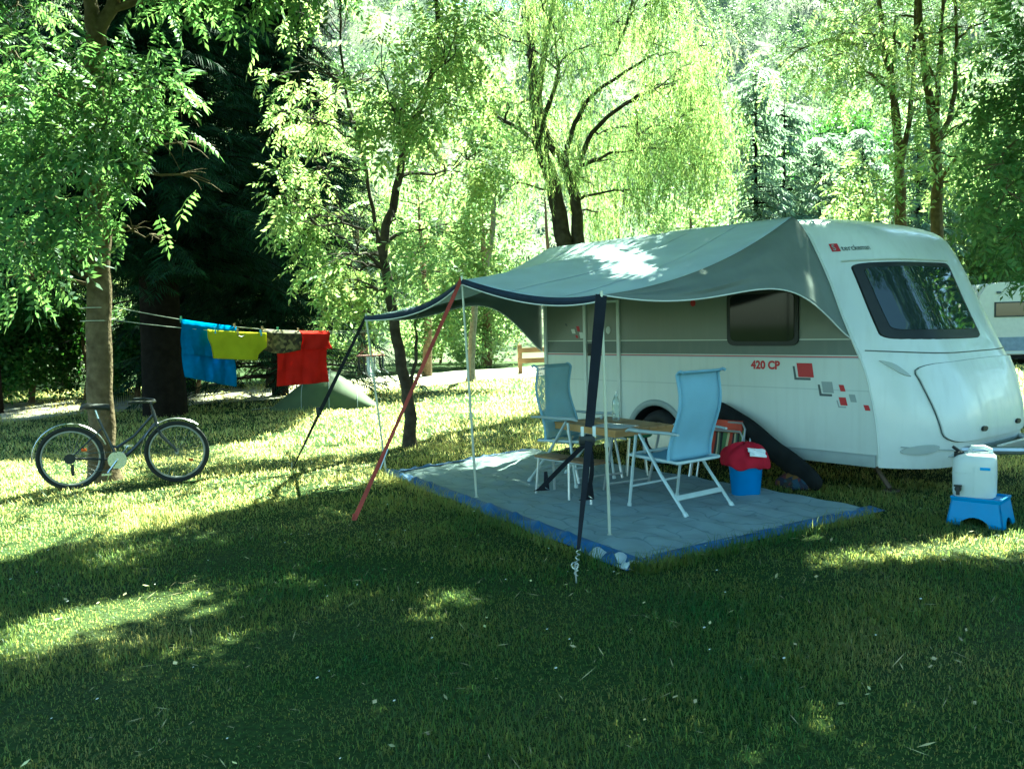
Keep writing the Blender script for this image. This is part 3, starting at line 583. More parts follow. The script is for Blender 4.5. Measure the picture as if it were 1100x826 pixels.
# folded striped chair
def stripes():
    m=bpy.data.materials.new('striped_canvas'); m.use_nodes=True; n=m.node_tree.nodes; L=m.node_tree.links; b=n['Principled BSDF']; b.inputs['Roughness'].default_value=.85
    tc=n.new('ShaderNodeTexCoord'); sp=n.new('ShaderNodeSeparateXYZ'); L.new(tc.outputs['Object'],sp.inputs[0]); mm=n.new('ShaderNodeMath'); mm.operation='MULTIPLY'; mm.inputs[1].default_value=5.2; L.new(sp.outputs[0],mm.inputs[0])
    fr=n.new('ShaderNodeMath'); fr.operation='FRACT'; L.new(mm.outputs[0],fr.inputs[0]); r=n.new('ShaderNodeValToRGB'); r.color_ramp.interpolation='CONSTANT'; L.new(fr.outputs[0],r.inputs[0])
    e=r.color_ramp.elements; e[0].position=0; e[0].color=(.02,.02,.02,1); e[1].position=.15; e[1].color=(.10,.17,.06,1)
    for p,c in ((.38,(.5,.42,.22,1)),(.5,(.35,.04,.02,1)),(.66,(.03,.03,.03,1)),(.78,(.45,.40,.25,1)),(.88,(.08,.13,.08,1))): q=e.new(p); q.color=c
    L.new(r.outputs[0],b.inputs[0]); return m
fc=thing('folded_chair','folded striped deck chair with silver tubes leaning against the caravan behind the bucket','deck chair',un(1.52,.40,.016),CARROT+.05)
lean=np.diag([1,1,.92])@rotx(-.24)
def lp(p): return tuple(lean@np.array(p,float))
P=np.array([[lp((-.26+.52*i/12,.03+.012*math.sin(i*1.3+j*.4),.24+.32*j/8)) for j in range(9)] for i in range(13)]); MB().grid(P).build('fabric',stripes(),fc,solid=.01)
P=np.array([[lp((-.26+.50*i/8,.01+.015*math.sin(i*1.1),.53+.13*j/5)) for j in range(6)] for i in range(9)]); MB().grid(P).build('head_cushion',mat('orange_red_canvas',(.42,.06,.03),.8),fc,solid=.03)
for k,(dx,dy) in enumerate(((0,0),(.045,.045),(.02,-.05))):
    b=MB(); b.tube([lp(p) for p in [(-.28+dx,dy,.0),(-.28+dx,dy,.58-.05*k),(-.24+dx,dy,.64-.05*k),(.24+dx,dy,.64-.05*k),(.28+dx,dy,.58-.05*k),(.30+dx,dy,.0)]],.011,8); b.build('tube_frame',M_alu,fc)
# patterned bag under the caravan
def patt(name,cols,scale):
    m=bpy.data.materials.new(name); m.use_nodes=True; n=m.node_tree.nodes; L=m.node_tree.links; b=n['Principled BSDF']; b.inputs['Roughness'].default_value=.85
    tc=n.new('ShaderNodeTexCoord'); v=n.new('ShaderNodeTexVoronoi'); v.inputs['Scale'].default_value=scale; L.new(tc.outputs['Object'],v.inputs[0]); sp=n.new('ShaderNodeSeparateColor'); L.new(v.outputs['Color'],sp.inputs[0])
    r=n.new('ShaderNodeValToRGB'); r.color_ramp.interpolation='CONSTANT'; L.new(sp.outputs[0],r.inputs[0]); e=r.color_ramp.elements; e[0].color=(*cols[0],1); e[1].color=(*cols[1],1); e[1].position=1/len(cols); e[0].position=0
    for k,c in enumerate(cols[2:]): q=e.new((k+2)/len(cols)); q.color=(*c,1)
    L.new(r.outputs[0],b.inputs[0]); return m
pb=un(.72,.22,.0); Q=[]
for i,(r,z) in enumerate([(.0,.0),(.14,.0),(.16,.03),(.15,.09),(.10,.13),(.05,.15),(.02,.17)]):
    Q.append([(r*1.25*(1+.08*math.sin(3*t+i))*math.cos(t),r*.8*(1+.07*math.sin(4*t-i))*math.sin(t),z+.01*math.sin(5*t)) for t in np.linspace(0,2*PI,25)])
o=MB().grid(np.array(Q)).build('shopping_bag',patt('shade_dimmed_print',[(.01,.012,.03),(.12,.06,.01),(.08,.015,.02),(.015,.04,.07),(.02,.02,.015)],26),None,sub=1); o.location=tuple(pb); o.rotation_euler=(0,0,CARROT); tag(o,'small colourful printed bag lying in the shade right of the bucket','bag')  # print colours dimmed to put the shade under the caravan into them
# ------------------------------------------------------------------ water can on step stool
M_step=mat('blue_step_plastic',(.012,.20,.50),.35,var=.05); M_can=mat('milky_plastic',(.72,.76,.76),.3,var=.03,trans=.3,spec=.5)
sc_=gnd(1049,566); sc_=np.array([sc_[0]+.10,sc_[1]+.13,0]); step=thing('step_stool','blue plastic step stool on the grass holding the white water can','step stool',sc_,CARROT+.12)
A_,B_,H_=.20,.17,.20
def ring(a,b_,z,n=6):
    return [(sx*a,sy*b_,z) for sx,sy in ((-1,-1),(1,-1),(1,1),(-1,1))]
b=MB()
# four tapered walls, each with an arched cut-out
for wi in range(4):
    c,s_=[(0,-1),(1,0),(0,1),(-1,0)][wi]; L_=(A_ if wi%2==0 else B_); D_=(B_ if wi%2==0 else A_)
    poly=[(-1,0),(-.5,0)]+[(-.5+.5*(1-math.cos(t))/1*.999,.34*math.sin(t)) for t in np.linspace(0.2,PI-.2,9)]+[(.5,0),(1,0),(1,1),(-1,1)]
    V=[]
    for th in (0,.012):
        for (q,z) in poly:
            tap=1-.16*z; lx=q*L_*tap; d=D_*tap-th
            p=(lx,-d) if wi==0 else (d,lx) if wi==1 else (-lx,d) if wi==2 else (-d,-lx)
            V.append((p[0],p[1],z*H_))
    k=len(poly); b.add(V,[tuple(range(k)),tuple(range(2*k-1,k-1,-1))]+[(i,(i+1)%k,(i+1)%k+k,i+k) for i in range(k)])
b.build('step_body',M_step,step,smooth=False)
b=MB(); b.box((0,0,H_-.008),(2*A_*.86,2*B_*.86,.02),bev=.006)
for sx,sy,lx,ly in ((0,-1,2*A_*.86,.018),(0,1,2*A_*.86,.018),(-1,0,.018,2*B_*.86),(1,0,.018,2*B_*.86)): b.box((sx*A_*.84,sy*B_*.84,H_+.006),(lx,ly,.018),bev=.004)
b.build('tread',M_step,step)
jc=np.array([sc_[0],sc_[1],H_+.003])+rotz(CARROT)@np.array([-.045,-.0,0]); can=thing('water_can','white milky plastic water can with black tap on the blue step stool','water can',jc,CARROT+.30)
Q=[]
for z,sx,sy in [(0,.13,.115),(.01,.145,.13),(.03,.15,.135),(.15,.152,.137),(.27,.15,.135),(.315,.145,.13),(.335,.125,.112),(.342,.08,.07),(.342,.0,.0)]:
    row=[]
    for t in np.linspace(0,2*PI,41):
        c,s_=math.cos(t),math.sin(t); e=3.4; r=(abs(c)**e+abs(s_)**e)**(-1/e); x=r*c*sx; y=r*s_*sy
        zz=z+(.03*(1 if x<0.02 else .3) if z>.3 else 0)*0 + (-.03*max(0,-x/.15-.3) if z>.3 else 0)
        row.append((x,y,zz))
    Q.append(row)
MB().grid(np.array(Q)).build('can_body',M_can,can)
b=MB(); b.tube([(.115,0,.30),(.105,0,.365),(.06,0,.385),(-.02,0,.38),(-.045,0,.335)],.021,10,flat=(1.2,.8)); b.build('handle',M_can,can)
b=MB(); b.lathe([(.0,.30),(.036,.30),(.036,.345),(.02,.35),(.0,.352)],(-.105,-.04,0),n=18); b.tube([(-.105,-.04,.35),(-.15,-.05,.385)],.012,8); b.build('cap',M_black,can)
b=MB(); b.lathe([(.024,0),(.024,-.03),(.0,-.031)],(-.10,-.135,.075),axis='y',n=14); b.tube([(-.10,-.165,.085),(-.10,-.17,.03)],.013,8); b.box((-.10,-.165,.10),(.055,.018,.014)); b.build('tap',M_black,can)
b=MB(); b.box((.08,-.138,.235),(.07,.004,.022),bev=.001); b.build('blue_label',mat('blue_print',(.05,.3,.65),.5),can)
b=MB(); b.box((.005,-.137,.14),(.004,.006,.22)); b.box((-.08,-.137,.195),(.13,.005,.003)); b.build('moulding',M_can,can)
# ------------------------------------------------------------------ bicycle
M_bike=mat('dark_bike_paint',(.015,.016,.02),.3,var=.1,spec=.6); M_chrome=mat('bare_metal',(.6,.6,.6),.25,.9,var=.05); M_rim=mat('dull_rim',(.28,.28,.28),.4,.8); M_orange=mat('orange_reflector',(.6,.10,.01),.3)
r0_=gnd(78,526); r1_=gnd(192,517.5); dirb=r1_-r0_; BR=math.atan2(dirb[1],dirb[0]); WB=float(np.linalg.norm(dirb)); bc=(r0_+r1_)/2
bike=thing('bicycle','dark low frame city bicycle with silver mudguards parked in front of the tree trunk','bicycle',bc,BR)
hw=WB/2; RW=.335
for x in (-hw,hw):
    o=MB().torus((x,0,RW),RW-.02,.02,n=48,k=8).build('wheel',M_rubber,bike)
    b=MB(); b.torus((x,0,RW),RW-.052,.011,n=48,k=6,sec=(1.1,.9)); b.lathe([(.02,-.04),(.02,.04)],(x,0,RW),axis='y',n=12)
    for k in range(32):
        q=2*PI*k/32; q2=q+(.35 if k%2 else -.35); sy=.03 if (k//2)%2 else -.03
        b.tube([(x+.018*math.cos(q2),sy,RW+.018*math.sin(q2)),(x+(RW-.055)*math.cos(q),0,RW+(RW-.055)*math.sin(q))],.0013,4,cap=False)
    b.build('rim',M_rim,o)
    b=MB(); b.box((x+(.14 if x>0 else .13),0,RW-.10 if x>0 else RW+.08),(.05,.015,.03),bev=.005); b.build('reflector',M_orange,o)
BBp=(-.07,0,.29); STt=(-.24,0,.74); HDt=(.30,0,.80); HDb=(.34,0,.62)
b=MB(); b.tube([HDt,HDb],.02,8); b.tube([(.325,0,.66),(.12,0,.42),(.02,0,.33),(-.07,0,.29)],.019,8); b.tube([BBp,STt],.016,8); b.tube([(.31,0,.76),(.1,0,.53),(-.07,0,.42),(-.125,0,.44)],.015,8)
for s in (-1,1): b.tube([BBp,(-hw,s*.055,RW)],.009,6); b.tube([(-.20,0,.64),(-hw,s*.055,RW)],.008,6)
b.tube([(-.02,0,.345),(.03,0,.345)],.012,6); b.build('frame',M_bike,bike)
b=MB()
for s in (-1,1): b.tube([(.345,s*.04,.60),(.375,s*.05,.52),(hw-.03,s*.05,RW+.05),(hw,s*.05,RW)],[.014,.013,.011,.009],8)
b.build('fork',M_bike,bike)
b=MB(); b.tube([HDt,(.285,0,.87)],.014,8); b.tube([(.285,0,.87),(.33,0,.895)],.014,8); b.tube([(.12,-.27,.91),(.22,-.26,.912),(.30,-.18,.905),(.33,0,.895),(.30,.18,.905),(.22,.26,.912),(.12,.27,.91)],.012,8); b.build('handlebar',M_bike,bike)
for s in (-1,1): MB().tube([(.20,s*.262,.911),(.09,s*.272,.91)],.017,8).build('grip',M_black,bike)
b=MB(); b.tube([STt,(-.27,0,.86)],.012,8); b.build('seat_post',M_chrome,bike)
P=[(-.40,.085,.885),(-.36,.10,.905),(-.30,.085,.90),(-.24,.04,.895),(-.16,.022,.89),(-.12,.012,.88)]
b=MB()
Q=np.array([[(x,wd*math.cos(t),z-.03+.035*math.sin(t)) for t in np.linspace(0,2*PI,13)] for x,wd,z in P]); b.grid(Q); b.tube([(-.38,.05,.86),(-.30,0,.85),(-.38,-.05,.86)],.008,6); b.build('saddle',M_black,bike)
for x,a0,a1,dy in ((-hw,.35,PI+.05,0),(hw,.9,PI+.1,0)):
    MB().torus((x,0,RW),RW+.03,.022,n=24,k=8,sec=(.35,1.2),a0=a0,a1=a1).build('mudguard',M_chrome,bike)
b=MB(); b.lathe([(.095,-.004),(.095,.004)],(BBp[0],-.05,BBp[2]),axis='y',n=28); b.tube([BBp,(BBp[0],-.09,BBp[2])],.012,6); b.tube([(BBp[0],-.085,BBp[2]),(BBp[0]-.10,-.085,BBp[2]-.13)],.010,6); b.box((BBp[0]-.10,-.13,BBp[2]-.13),(.09,.08,.02)); b.tube([(BBp[0],.07,BBp[2]),(BBp[0]+.10,.07,BBp[2]+.13)],.010,6); b.box((BBp[0]+.10,.12,BBp[2]+.13),(.09,.08,.02)); b.build('crankset',M_chrome,bike)
b=MB(); b.lathe([(.055,-.06),(.03,-.02)],(-hw,0,RW),axis='y',n=20); b.box((-hw+.02,-.05,RW-.12),(.03,.02,.12)); b.build('cassette',M_black,bike)
b=MB(); b.tube([(-hw,-.055,RW+.05),(BBp[0],-.055,BBp[2]+.09)],.004,4); b.tube([(-hw+.03,-.055,RW-.16),(BBp[0],-.055,BBp[2]-.09)],.004,4); b.build('chain',M_dgrey,bike)
MB().tube([(-.12,.03,.27),(-.22,.20,.01)],.009,6).build('kickstand',M_chrome,bike)
# ------------------------------------------------------------------ washing lines and laundry
TREE=np.array([-4.62,9.68,0.]); CT=gnd(440,480)
def line_fn(p0,p1,sag):
    p0=np.array(p0);p1=np.array(p1)
    return lambda t: p0*(1-t)+p1*t-np.array([0,0,sag*4*t*(1-t)])
l1=line_fn(at(124,330,9.6),at(428,352,11.85),.14); l2=line_fn(at(124,344,9.55),at(426,354,11.8),.10)
M_rope=mat('pale_cord',(.45,.45,.38),.8)
tt=np.linspace(0,1,200)
def t_at(fn,px): return float(np.interp(px,projv(np.array([fn(t) for t in tt]))[0],tt))
for fn,lb in ((l1,'upper pale washing line running from the bicycle tree, carrying towels'),(l2,'lower pale washing line tied below the other, carrying the yellow shirt')):
    b=MB(); b.tube([fn(t) for t in np.linspace(0,1,40)],.0042,5); e=fn(0); b.torus((TREE[0],TREE[1]-.0,e[2]),.15,.005,axis='z',n=24,k=5); o=own(b.build('washing_line',M_rope,None),fn(.0)); tag(o,lb,'washing line')
PEG=[]
def cloth(fn,px0,px1,drops,name,label,cat,m_,shift=0.,wav=.045,outline=None,n=26,k=24,seed=0):
    ta,tb_=t_at(fn,px0),t_at(fn,px1); d=fn(tb_)-fn(ta); d=d/np.linalg.norm(d); nrm=np.array([d[1],-d[0],0]); nrm/=np.linalg.norm(nrm)   # towards the camera
    b=MB()
    for fi,(drop,sgn,sh,w0,w1) in enumerate(drops):
        P=np.zeros((n,k,3))
        for i in range(n):
            a=w0+(w1-w0)*i/(n-1); top=fn(ta+(tb_-ta)*a)
            for j in range(k):
                q=j/(k-1); dz=drop(a)*q if callable(drop) else drop*q
                y=(.012+.03*(len(drops)>1 and sgn>0))*sgn*min(1,q*8)+sgn*wav*q*(.5+.5*math.sin(9*a+seed+fi))+wav*.6*q*math.sin(17*a+4*q+seed)+wav*.25*q**.5*math.sin(37*a+2*seed)
                P[i,j]=top+nrm*y+d*(sh*q+.012*math.sin(6*q+seed+i*.1))-np.array([0,0,dz-.004*(1-min(1,q*8))])
        b.grid(P)
    o=b.build(name,m_,None,solid=.004); top=fn((ta+tb_)/2); own(o,top); tag(o,label,cat)
    for a in (.04,.96): PEG.append((fn(ta+(tb_-ta)*a),d))
    return o
M_tb=mat('blue_towelling',(.010,.17,.40),.95,var=.1,scale=20,trans=.35,spec=.05); M_ty=mat('yellow_jersey',(.56,.53,.03),.9,var=.08,trans=.35,spec=.05)
M_tr=mat('red_towelling',(.62,.025,.02),.95,var=.12,scale=5,trans=.38,spec=.05)
cloth(l1,192,254,[(lambda a:.40-.02*a,1,.0,0,1),(lambda a:.66+.07*a,-1,.015,.05,.93)],'blue_towel','blue towel folded over the line, leftmost of the washing','towel',M_tb,seed=1)
cloth(l1,280,322,[(lambda a:.26+.03*math.sin(4*a),1,.0,0,1),(.2,-1,.0,0,1)],'patterned_cloth','small brown patterned cloth hanging between the yellow shirt and red towel','cloth',patt('brown_print',[(.05,.035,.015),(.11,.08,.03),(.07,.06,.02),(.20,.15,.06),(.03,.02,.01)],26),seed=3,wav=.015)
cloth(l1,296,352,[(lambda a:.70-.05*a,-1,.0,0,1),(lambda a:.24-.02*a,1,.0,.46,1)],'red_towel','bright red towel hanging over the line, rightmost of the washing','towel',M_tr,seed=5)
# yellow shirt: body with two sleeves, folded over the lower line
def shirt():
    fn=l2; ta,tb_=t_at(fn,220),t_at(fn,283); d=fn(tb_)-fn(ta); d/=np.linalg.norm(d); nrm=np.array([d[1],-d[0],0]); nrm/=np.linalg.norm(nrm); b=MB()
    for sgn in (1,-1):
        P=np.zeros((40,14,3))
        for i in range(40):
            a=i/39; sl_=.18*1.0 if a<.07 else (.22 if a>.84 else (.36 if a<.80 else .34)); 
            if a<.07: drop=.10+.13*(a/.07)
            elif a>.84: drop=.27-.10*((a-.84)/.16)
            else: drop=.335
            for j in range(14):
                q=j/13; top=fn(ta+(tb_-ta)*a); P[i,j]=top+nrm*(.085+.012*sgn*min(1,q*6)+.02*q*math.sin(11*a+sgn)*sgn)-np.array([0,0,drop*q-.004])
        b.grid(P)
    top=fn((ta+tb_)/2); o=own(b.build('yellow_shirt',M_ty,None,solid=.004),top); tag(o,'bright yellow t-shirt hanging in front of the blue towel','t-shirt')
    p=fn(ta+(tb_-ta)*.55)+nrm*.107-np.array([0,0,.045]); m=MB(); m.tube([p+d*(-.035),p+d*.0+np.array([0,0,-.012]),p+d*.045+np.array([0,0,.012])],[.006,.016,.006],8,flat=(1,.4)); q=m.build('neck_print',M_black,o,world=False); q.data.transform(Matrix.Translation(-Vector(tuple(top))))
    for a in (.12,.5,.9): PEG.append((fn(ta+(tb_-ta)*a)+nrm*.085,d))
shirt()
pegc=[mat('peg_green',(.15,.4,.2),.5),mat('peg_wood',(.4,.28,.14),.7),mat('peg_blue',(.1,.35,.6),.5)]
pl_=['green peg at the left end of the blue towel','pale wooden peg at the right end of the blue towel','wooden peg at the left end of the brown cloth','wooden peg at the right end of the brown cloth','green peg at the left end of the red towel','wooden peg at the right end of the red towel','blue peg at the left sleeve of the yellow shirt','dark wooden peg at the middle of the yellow shirt','blue peg at the right sleeve of the yellow shirt']
pm=[0,1,1,1,0,1,2,1,2]
for k,(p,d) in enumerate(PEG):
    b=MB(); nrm=np.array([d[1],-d[0],0]); R_=np.stack([d,nrm,np.array([0,0,1.])],1)
    b.box(p+nrm*.014+np.array([0,0,.0]),(.016,.010,.075),R=R_@rotx(.08),bev=.003); b.box(p-nrm*.014,(.016,.010,.075),R=R_@rotx(-.08),bev=.003)
    tag(own(b.build('clothes_peg',pegc[pm[k]],None),p),pl_[k],'clothes peg','pegs on the washing lines')
# sock hanger
hp_=at(398,382,9.62); hg=thing('sock_hanger','round pink plastic sock hanger with black and white socks under the canopy corner','hanger',hp_,0)
M_pink=mat('pink_plastic',(.55,.22,.18),.5,trans=.2)
b=MB(); b.torus(hp_,.15,.006,axis='z',n=30,k=5); b.torus(hp_,.08,.005,axis='z',n=24,k=5)
for k in range(4): q=k*PI/2; b.tube([hp_+np.array([.15*math.cos(q),.15*math.sin(q),0]),hp_+np.array([0,0,.10])],.004,4)
b.tube([hp_+np.array([0,0,.10]),hp_+np.array([-.01,-.03,.30]),TA+np.array([0,0,-.02])],.003,4); b.build('ring',M_pink,hg,world=True)
for k,(dx,dy,h,m_) in enumerate(((-.13,.0,.20,M_black),(-.08,.05,.25,M_black),(.0,-.1,.22,M_rag),(.03,.08,.19,M_greyv),(.10,.0,.17,M_black),(.13,.03,.20,M_dgrey),(-.03,-.02,.24,M_rag))):
    p=hp_+np.array([dx,dy,-.005]); w_=.035
    b=MB(); b.tube([p,p+np.array([0,0,-h*.6]),p+np.array([.01,0,-h*.8]),p+np.array([.06,.0,-h])],[.028,.032,.036,.026],8,flat=(1,.4)); b.build('sock',m_,hg,world=True)
# ------------------------------------------------------------------ small tent
M_tent=mat('olive_tent_cloth',(.09,.12,.06),.8,var=.12,trans=.3,scale=3); tp=gnd(341,441)
tent=thing('dome_tent','low olive green tent pitched on the far grass behind the red towel','tent',(tp[0],tp[1]+.7,0),.15)
Q=[]
for i in range(17):
    t=i/16; x=-1.12+2.24*t; prof=max(.02,1-abs((t-.55)/.55)**1.35) if t<.55 else max(.02,1-abs((t-.55)/.45)**1.25); wd=.35+.45*prof**.6
    Q.append([(x,wd*math.cos(a)*(1 if 1 else 0),.80*prof*max(0,math.sin(a))**.8) for a in np.linspace(0,PI,15)])
MB().grid(np.array(Q)).build('tent_fly',M_tent,tent)
for k in (5,9,13): MB().tube([(q[0],q[1]*1.01,q[2]*1.01+.004) for q in Q[k]],.008,5).build('tent_pole',M_greyv,tent)
for sx in (-1,1): MB().tube([(sx*1.05,0,.05),(sx*1.5,0,.01)],.004,4).build('guy_rope',M_rope,tent)
# ------------------------------------------------------------------ second caravan, far right
c2=gnd(1046,392); M_cream=mat('cream_caravan',(.62,.58,.50),.4,var=.05); M_stripe=mat('grey_blue_skirt',(.22,.26,.33),.5)
car2=thing('parked_caravan','cream caravan with brown tinted window and blue grey skirt parked far at the right','caravan',(c2[0],c2[1],0),-.06)
pr_=[(0,.30),(-.05,.8),(.0,1.5),(.18,2.2),(.40,2.52),(.8,2.60),(4.3,2.60),(4.7,2.45),(4.85,1.6),(4.85,.30)]
b=MB(); b.prism(pr_,0,2.1); b.build('body',M_cream,car2,sharp=25)
b=MB(); b.prism([(-.02,.42),(-.03,.86),(4.87,.86),(4.87,.42)],-.012,2.112); b.build('skirt_band',M_stripe,car2,smooth=False)
for x0,x1 in ((.62,1.75),(2.5,3.5)):
    b=MB(); b.prism([(x0,1.50),(x0,1.98),(x1,1.98),(x1,1.50)],-.02,.0); o=b.build('window',M_black,car2); MB().prism([(x0+.04,1.54),(x0+.04,1.94),(x1-.04,1.94),(x1-.04,1.54)],-.028,-.018).build('pane',glass('brown_glass',(.10,.055,.03),.1),o)
MB().box((.75,-.015,2.28),(.14,.03,.08),bev=.01).build('vent',M_dgrey,car2)
for y in (.1,2.0):
    b=MB(); b.torus((2.6,y,.31),.22,.09,n=28); o=b.build('wheel',M_rubber,car2); MB().lathe([(.15,-.03),(.15,.03)],(2.6,y,.31),axis='y').build('rim',M_alu,o)
MB().box((2.4,1.05,.25),(4.4,1.7,.2)).build('chassis',M_dark,car2)
MB().box((2.4,-.02,.36),(4.86,.03,.05)).build('lower_rail',M_trim,car2)
# wooden rail fence beyond the caravan
M_fence=mat('weathered_fence_wood',(.26,.15,.07),.8,var=.3,scale=3); f0=gnd(556,402); f1=f0+np.array([3.6,1.2,0])
fe=thing('wooden_fence','brown wooden rail fence on the far side of the gravel road','fence',(f0+f1)/2,math.atan2(1.2,3.6))
LL=float(np.linalg.norm(f1-f0))
for z in (.45,.80): MB().box((0,-.06,z),(LL,.05,.17),bev=.01).build('rail',M_fence,fe)
for k in range(4): MB().box((-LL/2+.1+k*(LL-.2)/3,0,.5),(.12,.12,1.0),bev=.015).build('post',M_fence,fe)
# ------------------------------------------------------------------ foliage
def inpoly(px,py,poly):
    c=np.zeros(px.shape,bool); k=len(poly)
    for i in range(k):
        x1,y1=poly[i];x2,y2=poly[i-1]
        hit=((y1>py)!=(y2>py))&(px<(x2-x1)*(py-y1)/((y2-y1) if y2!=y1 else 1e-9)+x1); c^=hit
    return c
def G_(pts): return [tuple(gnd(*p)[:2]) for p in pts]
# sunlit patches on the lawn, measured on the ground (metres); leaves that would shade them are left out to light them
LITP=[[(-60,575),(40,546),(130,526),(230,510),(330,505),(405,497),(400,512),(380,522),(300,537),(200,558),(90,582),(-60,615)],
 [(205,482),(300,472),(400,464),(470,450),(490,450),(470,468),(425,482),(330,492),(225,497)],
 [(-60,500),(40,496),(120,500),(150,512),(60,530),(-60,548)],
 [(-40,700),(0,680),(60,655),(130,650),(200,630),(206,645),(150,670),(60,697),(-40,727)],
 [(70,610),(150,590),(162,598),(90,617)],[(432,650),(500,634),(522,640),(455,664)],
 [(840,612),(900,597),(1000,582),(1140,570),(1150,602),(1080,606),(960,603),(890,618)],
 [(688,606),(725,591),(734,596),(700,613)],[(828,583),(905,564),(914,571),(850,587)],[(180,700),(240,690),(250,700),(190,712)],[(60,745),(130,730),(150,738),(80,755)],
 [(560,815),(640,798),(660,812)],[(815,805),(890,785),(915,800),(850,815)],[(640,590),(660,584),(664,592),(648,600)]]
LITP+=[[(-30,446),(95,427),(97,440),(-30,456)],[(188,425),(268,420),(270,430),(190,437)]]
LITG=[G_(p) for p in LITP]+[[(-6.5,20),(-5,21),(3,24.5),(9,28),(9,37),(2,36),(-4,31),(-7,27)]]
ROOFP=[[(556,297),(590,284),(650,268),(715,257),(700,266),(640,280),(590,294)],[(665,299),(700,287),(752,270),(735,281),(690,298)],[(612,299),(640,294),(648,297),(625,303)]]
ROOFG=[[tuple(gnd(*p,2.3)[:2]) for p in q] for q in ROOFP]
def shadow_ok(P,keep=0.0):       # False where a leaf at P would shade one of the sunlit patches
    gx=P[:,0]-SLX*P[:,2]; gy=P[:,1]-SLY*P[:,2]; bad=np.zeros(len(P),bool)
    for q in LITG: bad|=inpoly(gx,gy,q)
    rx=P[:,0]-SLX*(P[:,2]-2.3); ry=P[:,1]-SLY*(P[:,2]-2.3)
    for q in ROOFG: bad|=inpoly(rx,ry,q)&(P[:,2]>2.5)
    return ~bad | (rng.random(len(P))<keep)
def shadow_ok2(P,D,S,keep=0.):
    D=D/(np.linalg.norm(D,axis=1,keepdims=True)+1e-9); a=np.ones(len(P),bool)
    for q in (0.,.55,1.): a&=shadow_ok(P+D*(S*q)[:,None])
    return a|(rng.random(len(P))<keep)
def leaflet(p,d,s,L,W,bend=0.):
    p=np.array(p,float);d=np.array(d,float);d/=np.linalg.norm(d);s=np.array(s,float)
    m=p+d*L*.45-np.array([0,0,bend*L*.2]); return [p,m+s*W/2,p+d*L-np.array([0,0,bend*L]),m-s*W/2]
def frond_t(n=6,lw=.10,ll=.27,droop=.35,jit=.12,seed=0):
    r=np.random.default_rng(seed); V=[];Fs=[]
    for i in range(n+1):
        t=.12+.88*i/n; z=-droop*t*t
        if i==n: V+=leaflet((t*.97,0,z),(1,0,-.5),(0,1,0),ll,lw*1.0,.2); Fs.append([len(V)-4+k for k in range(4)]); continue
        for s in (-1,1):
            d=np.array([.45+jit*r.standard_normal(),s,-.25-.35*r.random()]); V+=leaflet((t,0,z),d,(.9,-s*.4,.15*r.standard_normal()),ll*(1-.25*abs(t-.5)),lw,.25); Fs.append([len(V)-4+k for k in range(4)])
    # thin rachis
    V+=[(0,.006,0),(0,-.006,0),(1,-.003,-droop),(1,.003,-droop)]; Fs.append([len(V)-4+k for k in range(4)])
    return np.array(V,float),np.array(Fs)
def cluster_t(n=14,L=.35,W=.2,seed=0,flat=1.):
    r=np.random.default_rng(seed); V=[];Fs=[]
    for i in range(n):
        p=r.standard_normal(3); p/=np.linalg.norm(p); p*=r.random()**.5; p[2]*=flat; d=r.standard_normal(3); d[2]-=.5; d/=np.linalg.norm(d); s=np.cross(d,r.standard_normal(3)); s/=np.linalg.norm(s)
        V+=leaflet(p,d,s,L*(.7+.6*r.random()),W*(.7+.6*r.random()),.1); Fs.append([len(V)-4+k for k in range(4)])
    return np.array(V,float),np.array(Fs)
def strand_t(n=12,L=.14,W=.03,seed=0):
    r=np.random.default_rng(seed); V=[];Fs=[]
    for i in range(n):
        t=(i+.5)/n; q=r.random()*2*PI; d=np.array([math.cos(q)*.6,math.sin(q)*.6,-1.]); x=.16*math.sin(2.2*t)*1.0
        V+=leaflet((x,0.02*math.sin(7*t),-t),d,(-math.sin(q),math.cos(q),.2),L*(.8+.4*r.random()),W,.05); Fs.append([len(V)-4+k for k in range(4)])
    V+=[(0,.004,0),(0,-.004,0),(.13,-.002,-1),(.13,.002,-1)]; Fs.append([len(V)-4+k for k in range(4)])
    return np.array(V,float),np.array(Fs)
def spray_t(n=9,seed=0,W=.055):
    r=np.random.default_rng(seed); V=[];Fs=[]
    for i in range(n):
        t=.08+.9*i/n
        for s in (-1,1):
            L=.42*(1-.75*t)+.08; d=np.array([.75,s*.8,-.22+.1*r.standard_normal()]); V+=leaflet((t,0,-.25*t*t),d,(.6,-s*.5,.5*r.standard_normal()),L*(.8+.4*r.random()),W,.3); Fs.append([len(V)-4+k for k in range(4)])
    V+=leaflet((.8,0,-.16),(1,0,-.5),(0,1,0),.3,W,.2); Fs.append([len(V)-4+k for k in range(4)])
    return np.array(V,float),np.array(Fs)
TF=[frond_t(6,.10,.27,.35,.15,s) for s in range(4)]; TF2=[frond_t(4,.15,.36,.4,.2,s+9) for s in range(4)]
TC_=[cluster_t(13,.42,.24,s) for s in range(6)]; TS=[strand_t(13,.16,.035,s) for s in range(5)]; TSP=[spray_t(12,s,.034) for s in range(4)]; TSP2=[spray_t(5,s,.11) for s in range(3)]
